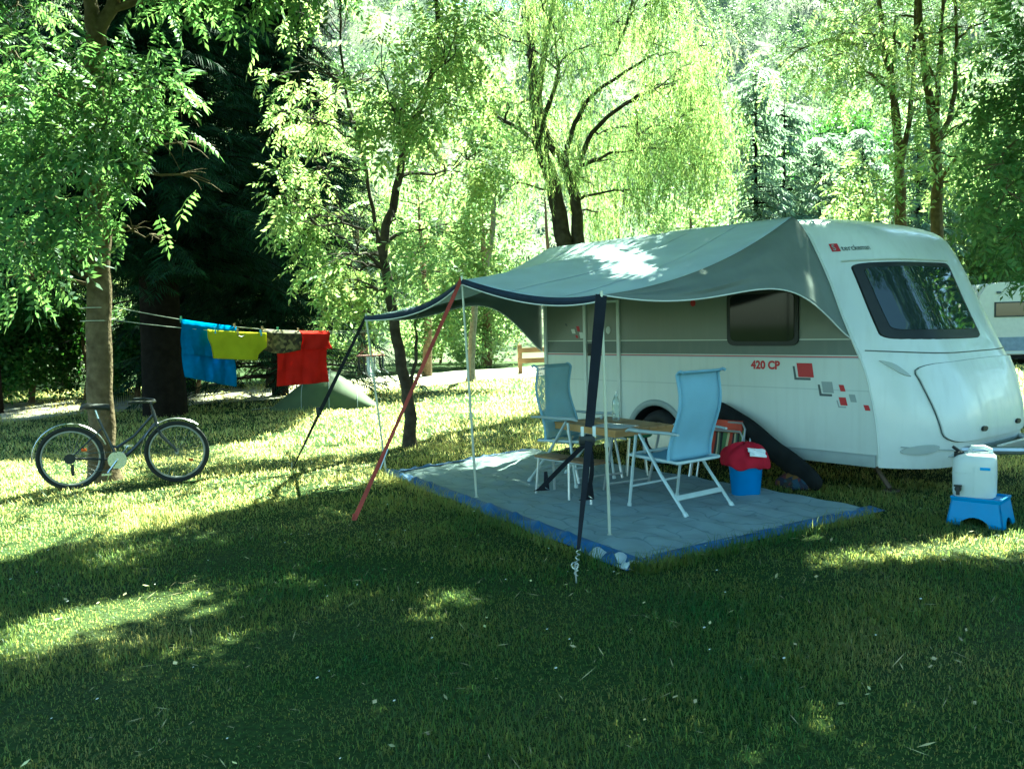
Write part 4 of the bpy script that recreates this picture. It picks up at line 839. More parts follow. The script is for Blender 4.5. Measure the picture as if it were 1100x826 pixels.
class Fol:
    def __init__(s): s.V=[]; s.F=[]; s.n=0
    def put(s,T,P,D,sc,roll=.35):
        P=np.asarray(P,float); 
        if not len(P): return s
        D=np.asarray(D,float); D=D/(np.linalg.norm(D,axis=1,keepdims=True)+1e-9); sc=np.asarray(sc,float)*np.ones(len(P))
        up=np.tile([0,0,1.],(len(P),1))+roll*rng.standard_normal((len(P),3))+ (np.abs(D[:,2:3])>.93)*np.array([[1.,.3,0]])
        Y=np.cross(up,D); Y/=np.linalg.norm(Y,axis=1,keepdims=True)+1e-9; Z=np.cross(D,Y); ch=rng.integers(0,len(T),len(P))
        for k,(tv,tf) in enumerate(T):
            I=np.where(ch==k)[0]
            if not len(I): continue
            W=P[I][:,None,:]+sc[I][:,None,None]*(tv[None,:,0:1]*D[I][:,None,:]+tv[None,:,1:2]*Y[I][:,None,:]+tv[None,:,2:3]*Z[I][:,None,:])
            s.V.append(W.reshape(-1,3)); s.F.append((tf[None]+(np.arange(len(I))*len(tv))[:,None,None]+s.n).reshape(-1,4)); s.n+=len(I)*len(tv)
        return s
    def build(s,name,m_,parent=None):
        if not s.V: s.put(TF,[XF[parent.name][0]+np.array([0,0,2.])],[[1,0,0]],.3)
        return npmesh(name,np.concatenate(s.V),np.concatenate(s.F),m_,parent)
def leafmat(name,c1,c2,tc,tr=.45,isl=.35,rough=.5,spec=.25): return mat(name,c1,rough,col2=c2,scale=.9,trans=tr,transcol=tc,island=isl,spec=spec)
ML_rob=leafmat('robinia_leaf',(.055,.115,.055),(.095,.165,.07),(.20,.34,.09),.48)
ML_light=leafmat('light_leaf',(.07,.145,.05),(.12,.21,.07),(.42,.54,.18),.55)
ML_wil=leafmat('drooping_leaf',(.07,.155,.055),(.125,.215,.075),(.43,.56,.18),.52)
ML_bg=leafmat('hill_leaf',(.08,.15,.055),(.14,.22,.09),(.42,.54,.20),.5,.4)
ML_bgd=leafmat('dense_leaf',(.03,.085,.025),(.055,.12,.035),(.10,.22,.04),.4,.4)
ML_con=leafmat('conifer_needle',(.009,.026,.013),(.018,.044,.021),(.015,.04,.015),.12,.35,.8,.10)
ML_con2=leafmat('grey_conifer_needle',(.08,.13,.085),(.13,.19,.12),(.27,.36,.22),.48,.35)
ML_hill=leafmat('far_hill_leaf',(.055,.11,.045),(.10,.16,.07),(.20,.29,.12),.4,.45); ML_hcon=leafmat('far_conifer_needle',(.030,.058,.040),(.05,.085,.055),(.06,.10,.05),.2,.4)
ML_hedge=leafmat('hedge_leaf',(.025,.08,.02),(.05,.13,.03),(.10,.24,.03),.42,.4)
MB_bark=mat('grey_brown_bark',(.085,.060,.034),.9,col2=(.17,.125,.075),scale=11,bump=.8,bscale=26,spec=.1)
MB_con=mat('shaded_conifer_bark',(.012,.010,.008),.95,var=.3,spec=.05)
MB_dark=mat('dark_bark',(.035,.028,.022),.9,col2=(.08,.065,.05),scale=9,bump=.8,bscale=22,spec=.1)
MB_pale=mat('pale_bark',(.20,.16,.12),.9,col2=(.32,.27,.2),scale=9,bump=.6,bscale=22,spec=.1)
def smoothline(P,m_=5):
    P=[np.array(p,float) for p in P]; out=[]
    for i in range(len(P)-1):
        p0=P[max(0,i-1)];p1=P[i];p2=P[i+1];p3=P[min(len(P)-1,i+2)]
        for k in range(m_):
            t=k/m_; out.append(.5*((2*p1)+(-p0+p2)*t+(2*p0-5*p1+4*p2-p3)*t*t+(-p0+3*p1-3*p2+p3)*t**3))
    out.append(P[-1]); return out
class Tree:
    def __init__(s,name,label,group,base,bark,leaf,cat='tree'):
        s.t=thing(name,label,cat,(base[0],base[1],0),0,group); s.bark=bark; s.leaf=leaf; s.mb=MB(); s.f=Fol(); s.nodes=[]
    def stem(s,P,r0,r1,n=10,flare=False):
        L=smoothline(P); k=len(L); r=[r0+(r1-r0)*(i/(k-1)) for i in range(k)]
        if flare: r[0]*=1.5; r[1]*=1.22; r[2]*=1.08
        L=[p+np.array([.012*math.sin(i*1.9),.012*math.cos(i*1.3),0])*(i>1) for i,p in enumerate(L)]
        s.mb.tube(L,r,n); s.nodes+= [(p,q) for p,q in zip(L,r)]; return s
    def limb(s,c,r=None,sag=.0,keep=True):
        c=np.array(c,float); best=None
        for p,q in s.nodes:
            if p[2]<1.5: continue
            d=np.linalg.norm(c-p)+1.6*max(0,p[2]-c[2]+.1)+ (.4 if q<.015 else 0)
            if best is None or d<best[0]: best=(d,p,q)
        _,p,q=best; r0=min(q*.75,.012+.016*np.linalg.norm(c-p)); mid=(p+c)/2+np.array([0,0,.15*np.linalg.norm(c-p)])+.08*np.linalg.norm(c-p)*rng.standard_normal(3)
        L=bez(p,mid,c,8); rr=np.linspace(r0,.006,8); L=[x+.025*rng.standard_normal(3)*(0<i<7) for i,x in enumerate(L)]
        s.mb.tube(L,rr,6,cap=False); 
        if keep: s.nodes+= [(x,y) for x,y in zip(L[3:],rr[3:])]
        return L
    def clump(s,c,rad,n,T,sc,carve=.02,down=.35,limb=True,out=None):
        c=np.array(c,float); L=s.limb(c) if limb else [c,c]
        if limb:
            for _ in range(4): e=c+rad*.75*rng.standard_normal(3)*.6; s.mb.tube(bez(L[-3],(L[-2]+e)/2+np.array([0,0,.05]),e,4),[.008,.006,.005,.003],4,cap=False)
        P=rng.standard_normal((n,3)); P/=np.linalg.norm(P,axis=1,keepdims=True); R_=rng.random((n,1))**.45; D=P*1.0; P=c+P*R_*np.array(rad)
        D=D*.7+np.array([0,0,-down])+.5*rng.standard_normal((n,3))
        if T in (TS,): D=np.tile([1.,0,0],(n,1))+.0; a=rng.random(n)*2*PI; D=np.stack([np.cos(a),np.sin(a),.12*rng.standard_normal(n)],1)
        S=sc*(.7+.6*rng.random(n))
        if carve is not None:
            ok=shadow_ok2(P,D if T is not TS else np.tile([0,0,-1.],(len(P),1)),S,carve); P,D,S=P[ok],D[ok],S[ok]
        s.f.put(T,P,D,S); return s
    def done(s):
        s.mb.build('trunk',s.bark,s.t,world=True); s.f.build('crown',s.leaf,s.t); return s
# --- bicycle tree
t1=Tree('robinia_tree','leafy tree with straight brown trunk behind the bicycle, washing lines tied to it',None,TREE,MB_bark,ML_rob)
Y1=9.68
t1.stem([TREE+np.array([0,0,-.05]),at(108,440,Y1),at(106,330,Y1),at(106,230,Y1),at(100,120,Y1+.05),at(103,40,Y1)],.150,.105,14,True)
t1.stem([at(103,42,Y1),at(96,0,Y1),at(88,-70,Y1+.2),at(70,-160,Y1+.5),at(60,-260,Y1+.4)],.085,.03); t1.stem([at(103,42,Y1),at(122,0,Y1),at(140,-70,Y1-.3),at(170,-150,Y1-.6),at(180,-260,Y1-.2)],.075,.03)
for (x,y,dy,r) in [(20,95,-.3,.42),(70,75,-.5,.42),(120,80,-.2,.4),(165,95,-.3,.40),(205,115,.1,.36),(60,130,-.6,.42),(120,130,-.7,.42),(180,140,-.5,.38),(25,165,-.5,.42),(85,180,-.9,.42),(140,175,-.6,.38),(222,160,.0,.26),(226,195,.0,.20),(20,215,-.6,.40),(70,230,-.8,.34),(110,215,-.8,.34),(12,258,-.5,.34),(52,266,-.6,.25),(150,243,-.5,.25),(178,256,-.4,.22),(-20,130,.2,.5),(-50,190,-.2,.5),(-45,260,.1,.45),(5,60,.4,.4),(45,290,-.4,.22),(5,300,-.3,.28),(-100,120,.2,.6),(-110,210,.3,.6),(90,105,.7,.45),(30,140,.8,.5)]:
    t1.clump(at(x,y,Y1+dy),r,int(34*(r/.4)**2),TF,.38,carve=.05)
for (x,y,dy,r) in [(20,30,.9,.5),(170,8,.3,.45),(300,10,-.2,.45),(250,-8,.0,.5),(215,-15,-.3,.45),(335,-12,.2,.5)]: t1.clump(at(x,y-28,Y1+dy),r,40,TF,.38)
# --- tree in the middle
t2=Tree('slender_tree','slender leaning tree with thin dark trunk standing behind the left canopy pole',None,CT,MB_dark,ML_light)
Y2=CT[1]
t2.stem([CT+np.array([0,0,-.05]),at(440,440,Y2),at(430,385,Y2),at(421,330,Y2),at(412,262,Y2),at(424,215,Y2),at(437,150,Y2),at(462,90,Y2+.1),at(470,30,Y2),at(466,-50,Y2-.2),at(470,-140,Y2-.3)],.09,.022,10,True)
t2.stem([at(416,300,Y2),at(408,268,Y2),at(402,235,Y2+.1),at(390,170,Y2+.2),at(370,90,Y2+.1),at(365,10,Y2)],.038,.014); t2.stem([at(440,420,Y2),at(447,380,Y2+.1),at(446,345,Y2+.2)],.03,.015)
for k in range(46):
    a=rng.random()*2*PI; q=rng.random()**.5; x=408+115*q*math.cos(a); y=140+175*q*math.sin(a); t2.clump(at(x,y,Y2+1.1*rng.standard_normal()),.50,70,TF2,.245,carve=.05)
for (x,y) in [(330,235),(345,280),(310,210),(360,310),(480,250),(500,290),(375,335),(470,330),(340,180),(325,130),(310,90)]: t2.clump(at(x,y,Y2+.4),.42,70,TF2,.24,carve=.05)
# --- forked drooping tree behind the canopy
b3=gnd(616,436); t3=Tree('forked_tree','tree with two leaning dark trunks and drooping yellow green crown behind the canopy roof',None,b3,MB_dark,ML_wil); Y3=b3[1]
t3.stem([at(610,438,Y3),at(610,300,Y3),at(602,240,Y3),at(592,190,Y3),at(583,165,Y3),at(575,110,Y3),at(570,40,Y3),at(560,-60,Y3)],.20,.07,10,True)
t3.stem([at(624,440,Y3),at(622,300,Y3),at(620,240,Y3),at(616,205,Y3),at(604,175,Y3),at(585,140,Y3),at(580,90,Y3),at(600,-30,Y3)],.15,.05,10,True)
t3.stem([at(606,178,Y3),at(615,140,Y3),at(634,105,Y3),at(665,82,Y3+.2),at(700,60,Y3+.2)],.06,.02); t3.stem([at(618,195,Y3),at(632,150,Y3),at(660,120,Y3-.2),at(692,102,Y3-.3),at(730,90,Y3-.3)],.06,.02); t3.stem([at(583,165,Y3),at(560,140,Y3),at(530,120,Y3),at(505,60,Y3)],.06,.02)
t3.stem([at(660,60,Y3),at(675,20,Y3),at(682,-20,Y3)],.03,.02)
for k in range(70):
    a=rng.random()*2*PI; q=rng.random()**.5; x=625+150*q*math.cos(a); y=70+115*q*math.sin(a); t3.clump(at(x,y,Y3+1.6*rng.standard_normal()),.62,62,TS,.46)
for (x,y) in [(705,110),(735,100),(765,120),(780,150),(720,150),(750,165),(770,190),(700,175),(735,195),(690,140),(755,90),(660,150),(670,190),(640,215),(690,215),(560,180),(540,210),(650,240)]: t3.clump(at(x,y-12,Y3+.8*rng.standard_normal()),.55,85,TS,.58)
# --- pale thin tree
b4=gnd(505,398); t4=Tree('pale_thin_tree','thin pale crooked tree by the gravel road, seen between canopy poles',None,b4,MB_pale,ML_bg); Y4=b4[1]*.8
b4=at(506,405,Y4)*np.array([1,1,0]); t4.t.location=tuple(b4); XF[t4.t.name]=(b4,np.eye(3))
t4.stem([b4,at(507,370,Y4),at(512,320,Y4),at(526,270,Y4),at(530,215,Y4),at(522,165,Y4),at(520,110,Y4)],.12,.05,8,True); t4.stem([at(529,225,Y4),at(550,200,Y4),at(575,185,Y4)],.04,.02)
for k in range(16): t4.clump(at(525+38*rng.standard_normal(),160+45*rng.standard_normal(),Y4+1*rng.standard_normal()),.8,28,TC_,.40)
# --- two trees behind the caravan on the right
for (nm,lb,pts,forks,cc) in (('tall_thin_tree','tall thin tree with brown forked trunk behind the caravan roof, left of the pair',[(973,428),(968,240),(966,180),(961,110),(948,40),(942,-40)],[[(966,185),(978,120),(982,50),(985,-30)],[(964,150),(958,100),(962,20)]],(945,60)),
    ('tall_thin_tree','tall thin tree whose dark trunk splits into three upright stems, right of the pair',[(1012,430),(1007,245),(1005,150),(996,90),(988,20),(985,-50)],[[(1005,150),(1008,90),(1012,20),(1014,-40)],[(1005,155),(1022,120),(1027,60),(1026,-30)]],(1020,55))):
    bb=gnd(*pts[0]); t=Tree(nm,lb,'pair of tall thin trees behind the caravan',bb,MB_bark,ML_light); Yb=bb[1]
    t.stem([bb-np.array([0,0,.05])]+[at(*p,Yb) for p in pts[1:]],.13,.03,9,True)
    for f_ in forks: t.stem([at(*p,Yb+.2*rng.standard_normal()) for p in f_],.06,.02)
    for k in range(20): t.clump(at(cc[0]+48*rng.standard_normal(),cc[1]-10+62*rng.standard_normal(),Yb+1.2*rng.standard_normal()),.6,20,TF,.40)
    for k in range(3): t.clump(at(cc[0]+40*rng.standard_normal(),200+22*rng.standard_normal(),Yb+1.*rng.standard_normal()),.45,26,TF2,.36)
    t.done()
# --- overhanging tree on the right, its trunk beside the caravan nose
t7=Tree('broad_tree','dark green overhanging branches entering at the upper right, above the parked caravan',None,(6.9,9.9),MB_bark,ML_rob)
t7.stem([(6.9,9.9,-.05),(6.95,9.9,1.5),(6.85,9.95,3),(6.8,10,4.6),(6.6,10.1,6.5),(6.3,10.2,8.5)],.2,.06,10,True); t7.stem([(6.85,9.95,3.2),(6.3,9.8,4.6),(5.4,9.5,6.0),(4.6,9.4,7.5)],.1,.03)
for (x,y,r) in [(1085,85,.4),(1110,120,.45),(1075,115,.28),(1095,150,.38),(1115,180,.45),(1072,170,.28),(1060,185,.18),(1090,210,.32),(1060,215,.16),(1108,240,.38),(1088,262,.24),(1065,250,.16),(1100,285,.25),(1125,60,.5),(1140,150,.5),(1140,240,.5),(1098,45,.3)]:
    t7.clump(at(x,y,9.6+.4*rng.standard_normal()),r*1.1,int(34*(r/.4)**2)+6,TF,.36,down=.1)
# --- upper canopy above the view: unseen leaves placed to cast the lawn's shade
N=36000; gx=-10.5+19*rng.random(N); gy=1.2+11.8*rng.random(N); cell=.9
hm=np.where(gy<5.2,(1.6+.53*gy)/.613+.15,(1.6+.40*gy)/.715+.5); hh=hm+2.6*rng.random(N)
# leaves set along the sun's rays from the shaded ground, kept out of view
hh=np.maximum(hh,4.6); P=np.stack([gx+SLX*hh,gy+SLY*hh,hh],1)
qx,qy=projv(P); P[:,2]=np.maximum(P[:,2],4.6); qx,qy=projv(P); vis=(qy>np.where(P[:,1]<8,-130,-75))&(qx>-60)&(qx<1160); P=P[~vis]
N2=5200; uu=-1.0+5.6*rng.random(N2); nn=-2.3+5.2*rng.random(N2); h2=5.5+6*rng.random(N2); P2=F0[None]+AX[None]*uu[:,None]+NX[None]*nn[:,None]; P2=P2+np.stack([SLX*(h2-2.4),SLY*(h2-2.4),h2],1)  # more unseen leaves added to shade the caravan and canopy roofs
qx,qy=projv(P2); P2=P2[~((qy>-75)&(qx>-60)&(qx<1160))]; P=np.concatenate([P,P2])
shp=G_([(395,502),(470,478),(560,455),(640,458),(640,520),(500,548)]); N3=6000; x3=-2.5+5*rng.random(N3); y3=6.5+5.5*rng.random(N3); k=inpoly(x3,y3,shp); x3,y3=x3[k],y3[k]; x3=np.tile(x3,2); y3=np.tile(y3,2); h3=(1.6+.40*y3)/.715+.5+2.5*rng.random(len(x3)); P3=np.stack([x3+SLX*h3,y3+SLY*h3,h3],1); P=np.concatenate([P,P3])  # extra unseen leaves added to keep sun off the groundsheet's left end
shp=G_([(-120,452),(95,446),(200,441),(300,436),(330,440),(290,462),(200,481),(120,493),(-120,496)]); N3=34000; x3=-14+13*rng.random(N3); y3=10+8*rng.random(N3); k=inpoly(x3,y3,shp); x3,y3=x3[k],y3[k]; h3=(1.6+.40*y3)/.715+.5+2.5*rng.random(len(x3)); P3=np.stack([x3+SLX*h3,y3+SLY*h3,h3],1); P=np.concatenate([P,P3])  # extra unseen leaves added to throw the dark band on the left lawn
qx,qy=projv(P); P=P[~((qy>-60)&(qx>-60)&(qx<1160))]
ok=shadow_ok(P); P=P[ok]
for cr,rr_,fr_ in ((at(90,170,Y1-.3),1.9,.92),(at(410,150,Y2),1.9,.75),(at(640,100,Y3),2.8,.75),(at(740,160,Y3),1.6,.7)):
    w_=P-cr; w_=w_-(w_@sdir)[:,None]*sdir; thin=(np.linalg.norm(w_,axis=1)<rr_)&(rng.random(len(P))<fr_); P=P[~thin]
dens=np.sin(P[:,0]*1.7+.6*np.sin(P[:,1]*1.1))*np.sin(P[:,1]*1.5+1.1)+.6*rng.standard_normal(len(P)); P=P[dens>-1.15]
t8=Tree('added_shade_tree','tall tree added behind the dark conifers, its unseen crown shading the left lawn',None,(-6.9,25.2),MB_dark,ML_rob); t8.stem([(-6.9,25.2,-.05),(-6.9,25.2,4),(-6.8,25.1,8),(-6.6,25,14)],.2,.06,9,True)  # added stem, only there to carry shade leaves above the view
trees=[(t8,-5.0,23.0),(t1,-4.4,9.7),(t2,-1.4,11.8),(t3,1.2,Y3-1.),(t7,6.0,10.)]
own_=np.argmin(np.stack([(P[:,0]-x)**2+(P[:,1]-y)**2 for _,x,y in trees]),0)
for k,(t,_,_) in enumerate(trees):
    Q=P[own_==k]
    if not len(Q): continue
    D=rng.standard_normal((len(Q),3)); D[:,2]*=.4; ok=shadow_ok2(Q,D,np.full(len(Q),.5)); Q,D=Q[ok],D[ok]; t.f.put(TF2 if t is not t3 else TS,Q,D,(.46 if t is not t3 else .8)*(.8+.4*rng.random(len(Q))))
    key=np.round(Q/1.5).astype(int); seen={}
    for kk,p in zip(map(tuple,key),Q): seen.setdefault(kk,[]).append(p)
    cs=[np.mean(v,0) for v in seen.values() if len(v)>6]; cs.sort(key=lambda c:min(np.linalg.norm(c-n[0]) for n in t.nodes[::6]))
    for c in cs: t.limb(c)
for t in (t1,t2,t3,t4,t7,t8): t.done()
# --- conifers
def conifer(name,label,group,x,y,h,R_,leaf,z0=.7,dz=.34,T=TSP,sc=.62,per=6,dens=1.,power=.8,tr=1.):
    t=Tree(name,label,group,(x,y),MB_con,leaf); t.mb.tube([(x,y,-.05),(x,y,h*.4),(x+.05,y,h)],[.020*h**.9*tr,.010*h*tr,.008],10)
    P=[];D=[];S=[]
    z=z0
    while z<h-.2:
        f=(1-z/h)**power; 
        for k in range(per):
            a=rng.random()*2*PI; L=max(.25,R_*f*(.65+.5*rng.random())); d=np.array([math.cos(a),math.sin(a),0]); droop=.22+.2*rng.random()
            p0=np.array([x,y,z+.25*rng.random()]); m_=max(2,int(L/.26*dens))
            e=p0+d*L+np.array([0,0,-droop*L*.6]); t.mb.tube(bez(p0,p0+d*L*.5+np.array([0,0,.05*L]),e,4),[.02+.008*L,.018,.012,.005],4,cap=False)
            for q in range(m_):
                u=.02+.98*(q+rng.random())/m_; c=p0+d*L*u+np.array([0,0,.1*L*u*(1-u)*2-droop*L*.6*u*u]); aa=a+(.75 if q%2 else -.75)*(1-.3*u)+.3*rng.standard_normal()
                P.append(c); D.append((math.cos(aa),math.sin(aa),-.22+.15*rng.standard_normal())); S.append(sc*(.75+.5*rng.random())*(1.1-.3*u))
        z+=dz*(.8+.4*rng.random())
    P=np.array(P);D=np.array(D);S=np.array(S); ok=shadow_ok(P); t.f.put(T,P[ok],D[ok],S[ok],.25); t.done()
gcon='dark conifers behind the washing lines'
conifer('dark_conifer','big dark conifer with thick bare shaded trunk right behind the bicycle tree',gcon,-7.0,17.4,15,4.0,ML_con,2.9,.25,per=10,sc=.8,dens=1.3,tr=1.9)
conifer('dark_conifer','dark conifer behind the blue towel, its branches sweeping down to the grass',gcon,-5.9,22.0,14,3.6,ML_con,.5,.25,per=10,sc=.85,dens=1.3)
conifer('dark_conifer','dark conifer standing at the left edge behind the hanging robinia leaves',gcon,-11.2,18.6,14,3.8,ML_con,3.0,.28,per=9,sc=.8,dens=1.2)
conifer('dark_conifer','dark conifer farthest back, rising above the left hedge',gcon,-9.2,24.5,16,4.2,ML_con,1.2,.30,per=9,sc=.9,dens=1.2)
gc2='grey green conifers behind the caravan roof'
for (px,Y,h,R_,lb) in ((812,27,9.2,1.7,'slim dark grey conifer left of the others, above the caravan roof'),(842,29,8.8,1.9,'grey green conifer second from left above the caravan roof'),(880,30,8.0,2.2,'broad grey green conifer behind the front of the canopy'),(925,29,8.0,2.2,'grey green conifer just left of the pair of thin trees'),(985,31,9.5,2.3,'grey green conifer between the pair of thin trees')):
    p=at(px,300,Y); conifer('grey_conifer',lb,gc2,p[0],p[1],h,R_,ML_con2,.5,.30,T=TSP2,sc=.75,per=7,power=.75,dens=1.0)
# --- bushes and broad trees behind
def broad(name,label,group,px,Y,h,R_,leaf,z0=.6,n=4200,sc=.30,lobes=13,cat='tree',trunk=True):
    p=at(px,300,Y); x,y=p[0],p[1]; t=Tree(name,label,group,(x,y),MB_bark,leaf,cat)
    t.stem([(x,y,-.05),(x+.1,y,h*.25),(x,y,h*.5),(x-.1,y,h*.8)],.022*h+.02,.03,7)
    cz=(h+z0)/2; rz_=(h-z0)/2; Ps=[];
    for k in range(lobes):
        d=rng.standard_normal(3); d/=np.linalg.norm(d); q=.35+.5*rng.random(); c=np.array([x+d[0]*R_*q,y+d[1]*R_*q,cz+d[2]*rz_*q]); r=np.array([R_,R_,rz_])*(.26+.2*rng.random())
        if trunk: t.limb(c)
        m_=int(n/13/lobes); v=rng.standard_normal((m_,3)); v/=np.linalg.norm(v,axis=1,keepdims=True); v=c+v*r*(.72+.36*rng.random((m_,1))); Ps.append(v[v[:,2]>.12])
    P=np.concatenate(Ps); P=P[shadow_ok(P)]; t.f.put(TC_,P,rng.standard_normal((len(P),3)),sc*(.7+.6*rng.random(len(P))),1.); t.done()
gh='leafy bushes along the left edge of the lawn'
for (px,Y,h,R_,lb) in ((-40,20.5,3.1,1.9,'rounded green bush cut by the left edge of the picture'),(25,21.5,2.9,1.7,'rounded green bush left of the bicycle tree, sun on its top'),(85,22.3,2.8,1.6,'dark green bush right behind the bicycle tree trunk'),(140,22.8,2.6,1.6,'shaded bush just right of the bicycle tree trunk'),(205,23.2,2.3,1.6,'shaded bush behind the blue towel')):
    broad('garden_bush',lb,gh,px,Y,h,R_,ML_hedge,.05,24000,.25,18,'bush',False)
gb='sunlit broad trees at the foot of the hill'
BG=[(-40,27,9,4,'behind the bushes at the far left'),(60,30,10,4.5,'behind the dark conifers, far left'),(315,28,9,3.4,'just right of the dark conifers'),(385,31,9.5,3.6,'behind the crown of the slender tree'),(455,29,7.5,3.0,'low behind the left canopy pole'),(520,36,10.5,4.2,'behind the pale crooked tree'),(590,33,8.0,3.4,'behind the two leaning dark trunks'),(665,34,9.0,3.8,'above the middle of the canopy roof'),(745,31,6.8,3.2,'low above the right of the canopy roof'),(790,42,10,4.2,'far above the canopy ridge'),(905,40,11,4.4,'rising behind the grey green conifers'),(1035,34,10.5,4.2,'right of the pair of thin trees'),(1085,36,9,4.2,'behind the parked caravan'),(1140,33,10,4.4,'cut by the right edge of the picture')]
for (px,Y,h,R_,lb) in BG: broad('sunlit_tree','sunlit pale green broad tree '+lb,gb,px,Y,h,R_,ML_bg if px not in (905,) else ML_bgd,.4,36000,.40,19)
gs='low sunlit shrubs beyond the gravel road'
for (px,Y,h,R_,lb) in ((345,38,2.2,2.4,'behind the small tent'),(470,40,2.4,2.6,'left of the pale crooked tree'),(1060,31,3.2,2.2,'just left above the parked caravan'),(1110,32,3.4,2.4,'above the right end of the parked caravan')):
    broad('sunlit_shrub','low sunlit shrub '+lb,gs,px,Y,h,R_,ML_bg,.05,9000,.36,12,'shrub',False)

# --- unseen trees added to darken the near lawn and be mirrored in the caravan's front window
for x,y,h,R_,lb in ((6.5,-7.5,9.5,4.2,'broad green tree added unseen behind the camera, facing the caravan nose'),(14.0,10.5,9,3.6,'broad green tree added right of the caravan, outside the view'),(-3.5,-9,9,4.2,'broad green tree added unseen behind the camera on the left')):
    t=Tree('broad_tree',lb,'unseen trees added beside and behind the camera',(x,y),MB_bark,ML_bgd); t.stem([(x,y,-.05),(x+.1,y,2.5),(x,y,5),(x-.1,y,h*.85)],.22,.04,8)
    Ps=[]
    for k in range(12):
        d=rng.standard_normal(3); d/=np.linalg.norm(d); c=np.array([x,y,h*.62])+d*np.array([R_,R_,h*.36])*.65; t.limb(c); v=rng.standard_normal((70,3)); v/=np.linalg.norm(v,axis=1,keepdims=True); Ps.append(c+v*1.5*(.6+.5*rng.random((70,1))))
    P=np.concatenate(Ps); t.f.put(TC_,P,rng.standard_normal((len(P),3)),.55,1.); t.done()
# ------------------------------------------------------------------ ground, road, hill, sky side
def ground_mat():
    m=bpy.data.materials.new('lawn_soil'); m.use_nodes=True; n=m.node_tree.nodes; L=m.node_tree.links; b=n['Principled BSDF']; b.inputs['Roughness'].default_value=.95; b.inputs['Specular IOR Level'].default_value=.1
    tc=n.new('ShaderNodeTexCoord'); 
    def nz(s,d=6):
        q=n.new('ShaderNodeTexNoise'); q.inputs['Scale'].default_value=s; q.inputs['Detail'].default_value=d; L.new(tc.outputs['Object'],q.inputs[0]); return q
    r=n.new('ShaderNodeValToRGB'); a=nz(.55); L.new(a.outputs[0],r.inputs[0]); e=r.color_ramp.elements; e[0].position=.36; e[0].color=(.024,.05,.010,1); e[1].position=.72; e[1].color=(.05,.062,.024,1)
    r2=n.new('ShaderNodeValToRGB'); c=nz(35,8); L.new(c.outputs[0],r2.inputs[0]); f=r2.color_ramp.elements; f[0].position=.35; f[0].color=(.5,.5,.45,1); f[1].position=.7; f[1].color=(1.25,1.25,1.1,1)
    mx=n.new('ShaderNodeMix'); mx.data_type='RGBA'; mx.blend_type='MULTIPLY'; mx.inputs[0].default_value=1; L.new(r.outputs[0],mx.inputs[6]); L.new(r2.outputs[0],mx.inputs[7]); L.new(mx.outputs[2],b.inputs[0])
    bp=n.new('ShaderNodeBump'); bp.inputs['Strength'].default_value=.9; bp.inputs['Distance'].default_value=.03; L.new(c.outputs[0],bp.inputs['Height']); L.new(bp.outputs[0],b.inputs['Normal']); return m
P=np.array([[(x,y,0.) for y in np.linspace(-250,260,18)] for x in np.linspace(-250,250,18)])
tag(MB().grid(P).build('ground',ground_mat(),None,smooth=False),kind='structure')
M_grav=mat('pale_gravel',(.30,.27,.21),.95,col2=(.46,.42,.34),scale=2.5,bump=.6,bscale=70,spec=.1)
rd=smoothline([(-26,12.5,0),(-15,16.5,0),(-10.5,20,0),(-7.5,23,0),(-4,26.5,0),(0,30.5,0),(5,34,0),(12,36,0),(22,36,0),(40,34,0)],8); V=[]
for i,p in enumerate(rd):
    d=rd[min(i+1,len(rd)-1)]-rd[max(0,i-1)]; d/=np.linalg.norm(d); s_=np.array([-d[1],d[0],0]); wv=.25*math.sin(i*1.3)
    V.append([p+s_*((q-.5)*5.0+wv)+np.array([0,0,.006+.02*(1-(2*q-1)**2)]) for q in np.linspace(0,1,7)])
tag(MB().grid(np.array(V)).build('gravel_road',M_grav,None),kind='structure')
def hz(x,y):
    r=np.clip((y-40-.05*np.abs(x))/125,0,1.25); b_=np.where(r<1,62*(r**1.15),62+9*(r-1))
    rise=np.clip((-x-5)/60,0,1)*16+np.clip((x-45)/60,0,1)*16
    return b_+rise*np.clip(r,0,1)+(2.5*np.sin(x*.09+1)*np.sin(y*.07)+1.2*np.sin(x*.23+y*.19))*np.clip(r*3,0,1)-.6*(r<=0)
xs_=np.linspace(-170,210,120); ys_=np.linspace(38,230,90); P=np.array([[(x,y,float(hz(x,y))) for y in ys_] for x in xs_])
M_hill=mat('dry_hillside',(.055,.085,.035),.95,col2=(.17,.16,.11),scale=.10,bump=.8,bscale=.6,spec=.1)
tag(MB().grid(P).build('hillside',M_hill,None),kind='structure')
# woods on the hill
fw=Fol(); fc_=Fol(); N=1500; n0=0
while n0<N:
    x=-110+270*rng.random(); y=46+140*rng.random()**.8
    if abs(x)>.75*y+14: continue
    z=float(hz(x,y)); 
    if rng.random()<.12: continue
    n0+=1
    if rng.random()<.42:
        h=5+6*rng.random(); m_=46; u=rng.random(m_)**.7; a=rng.random(m_)*2*PI; r=1.5*(1-u)*h/7*(.5+.5*rng.random(m_)); P=np.stack([x+r*np.cos(a),y+r*np.sin(a),z+.4+u*h],1); D=np.stack([np.cos(a),np.sin(a),-.35+0*a],1); fc_.put(TSP2,P,D,1.25*(1.05-.6*u),.3)
    else:
        h=3+4*rng.random(); m_=42; v=rng.standard_normal((m_,3)); v/=np.linalg.norm(v,axis=1,keepdims=True); v*=(.6+.45*rng.random((m_,1))); P=np.array([x,y,z+h*.55])+v*np.array([h*.42,h*.42,h*.5]); fw.put(TC_,P,rng.standard_normal((m_,3)),.62*(.8+.5*rng.random(m_)),1.)
tag(fw.build('hill_woods',ML_hill),kind='stuff'); tag(fc_.build('hill_conifer_woods',ML_hcon),kind='stuff')
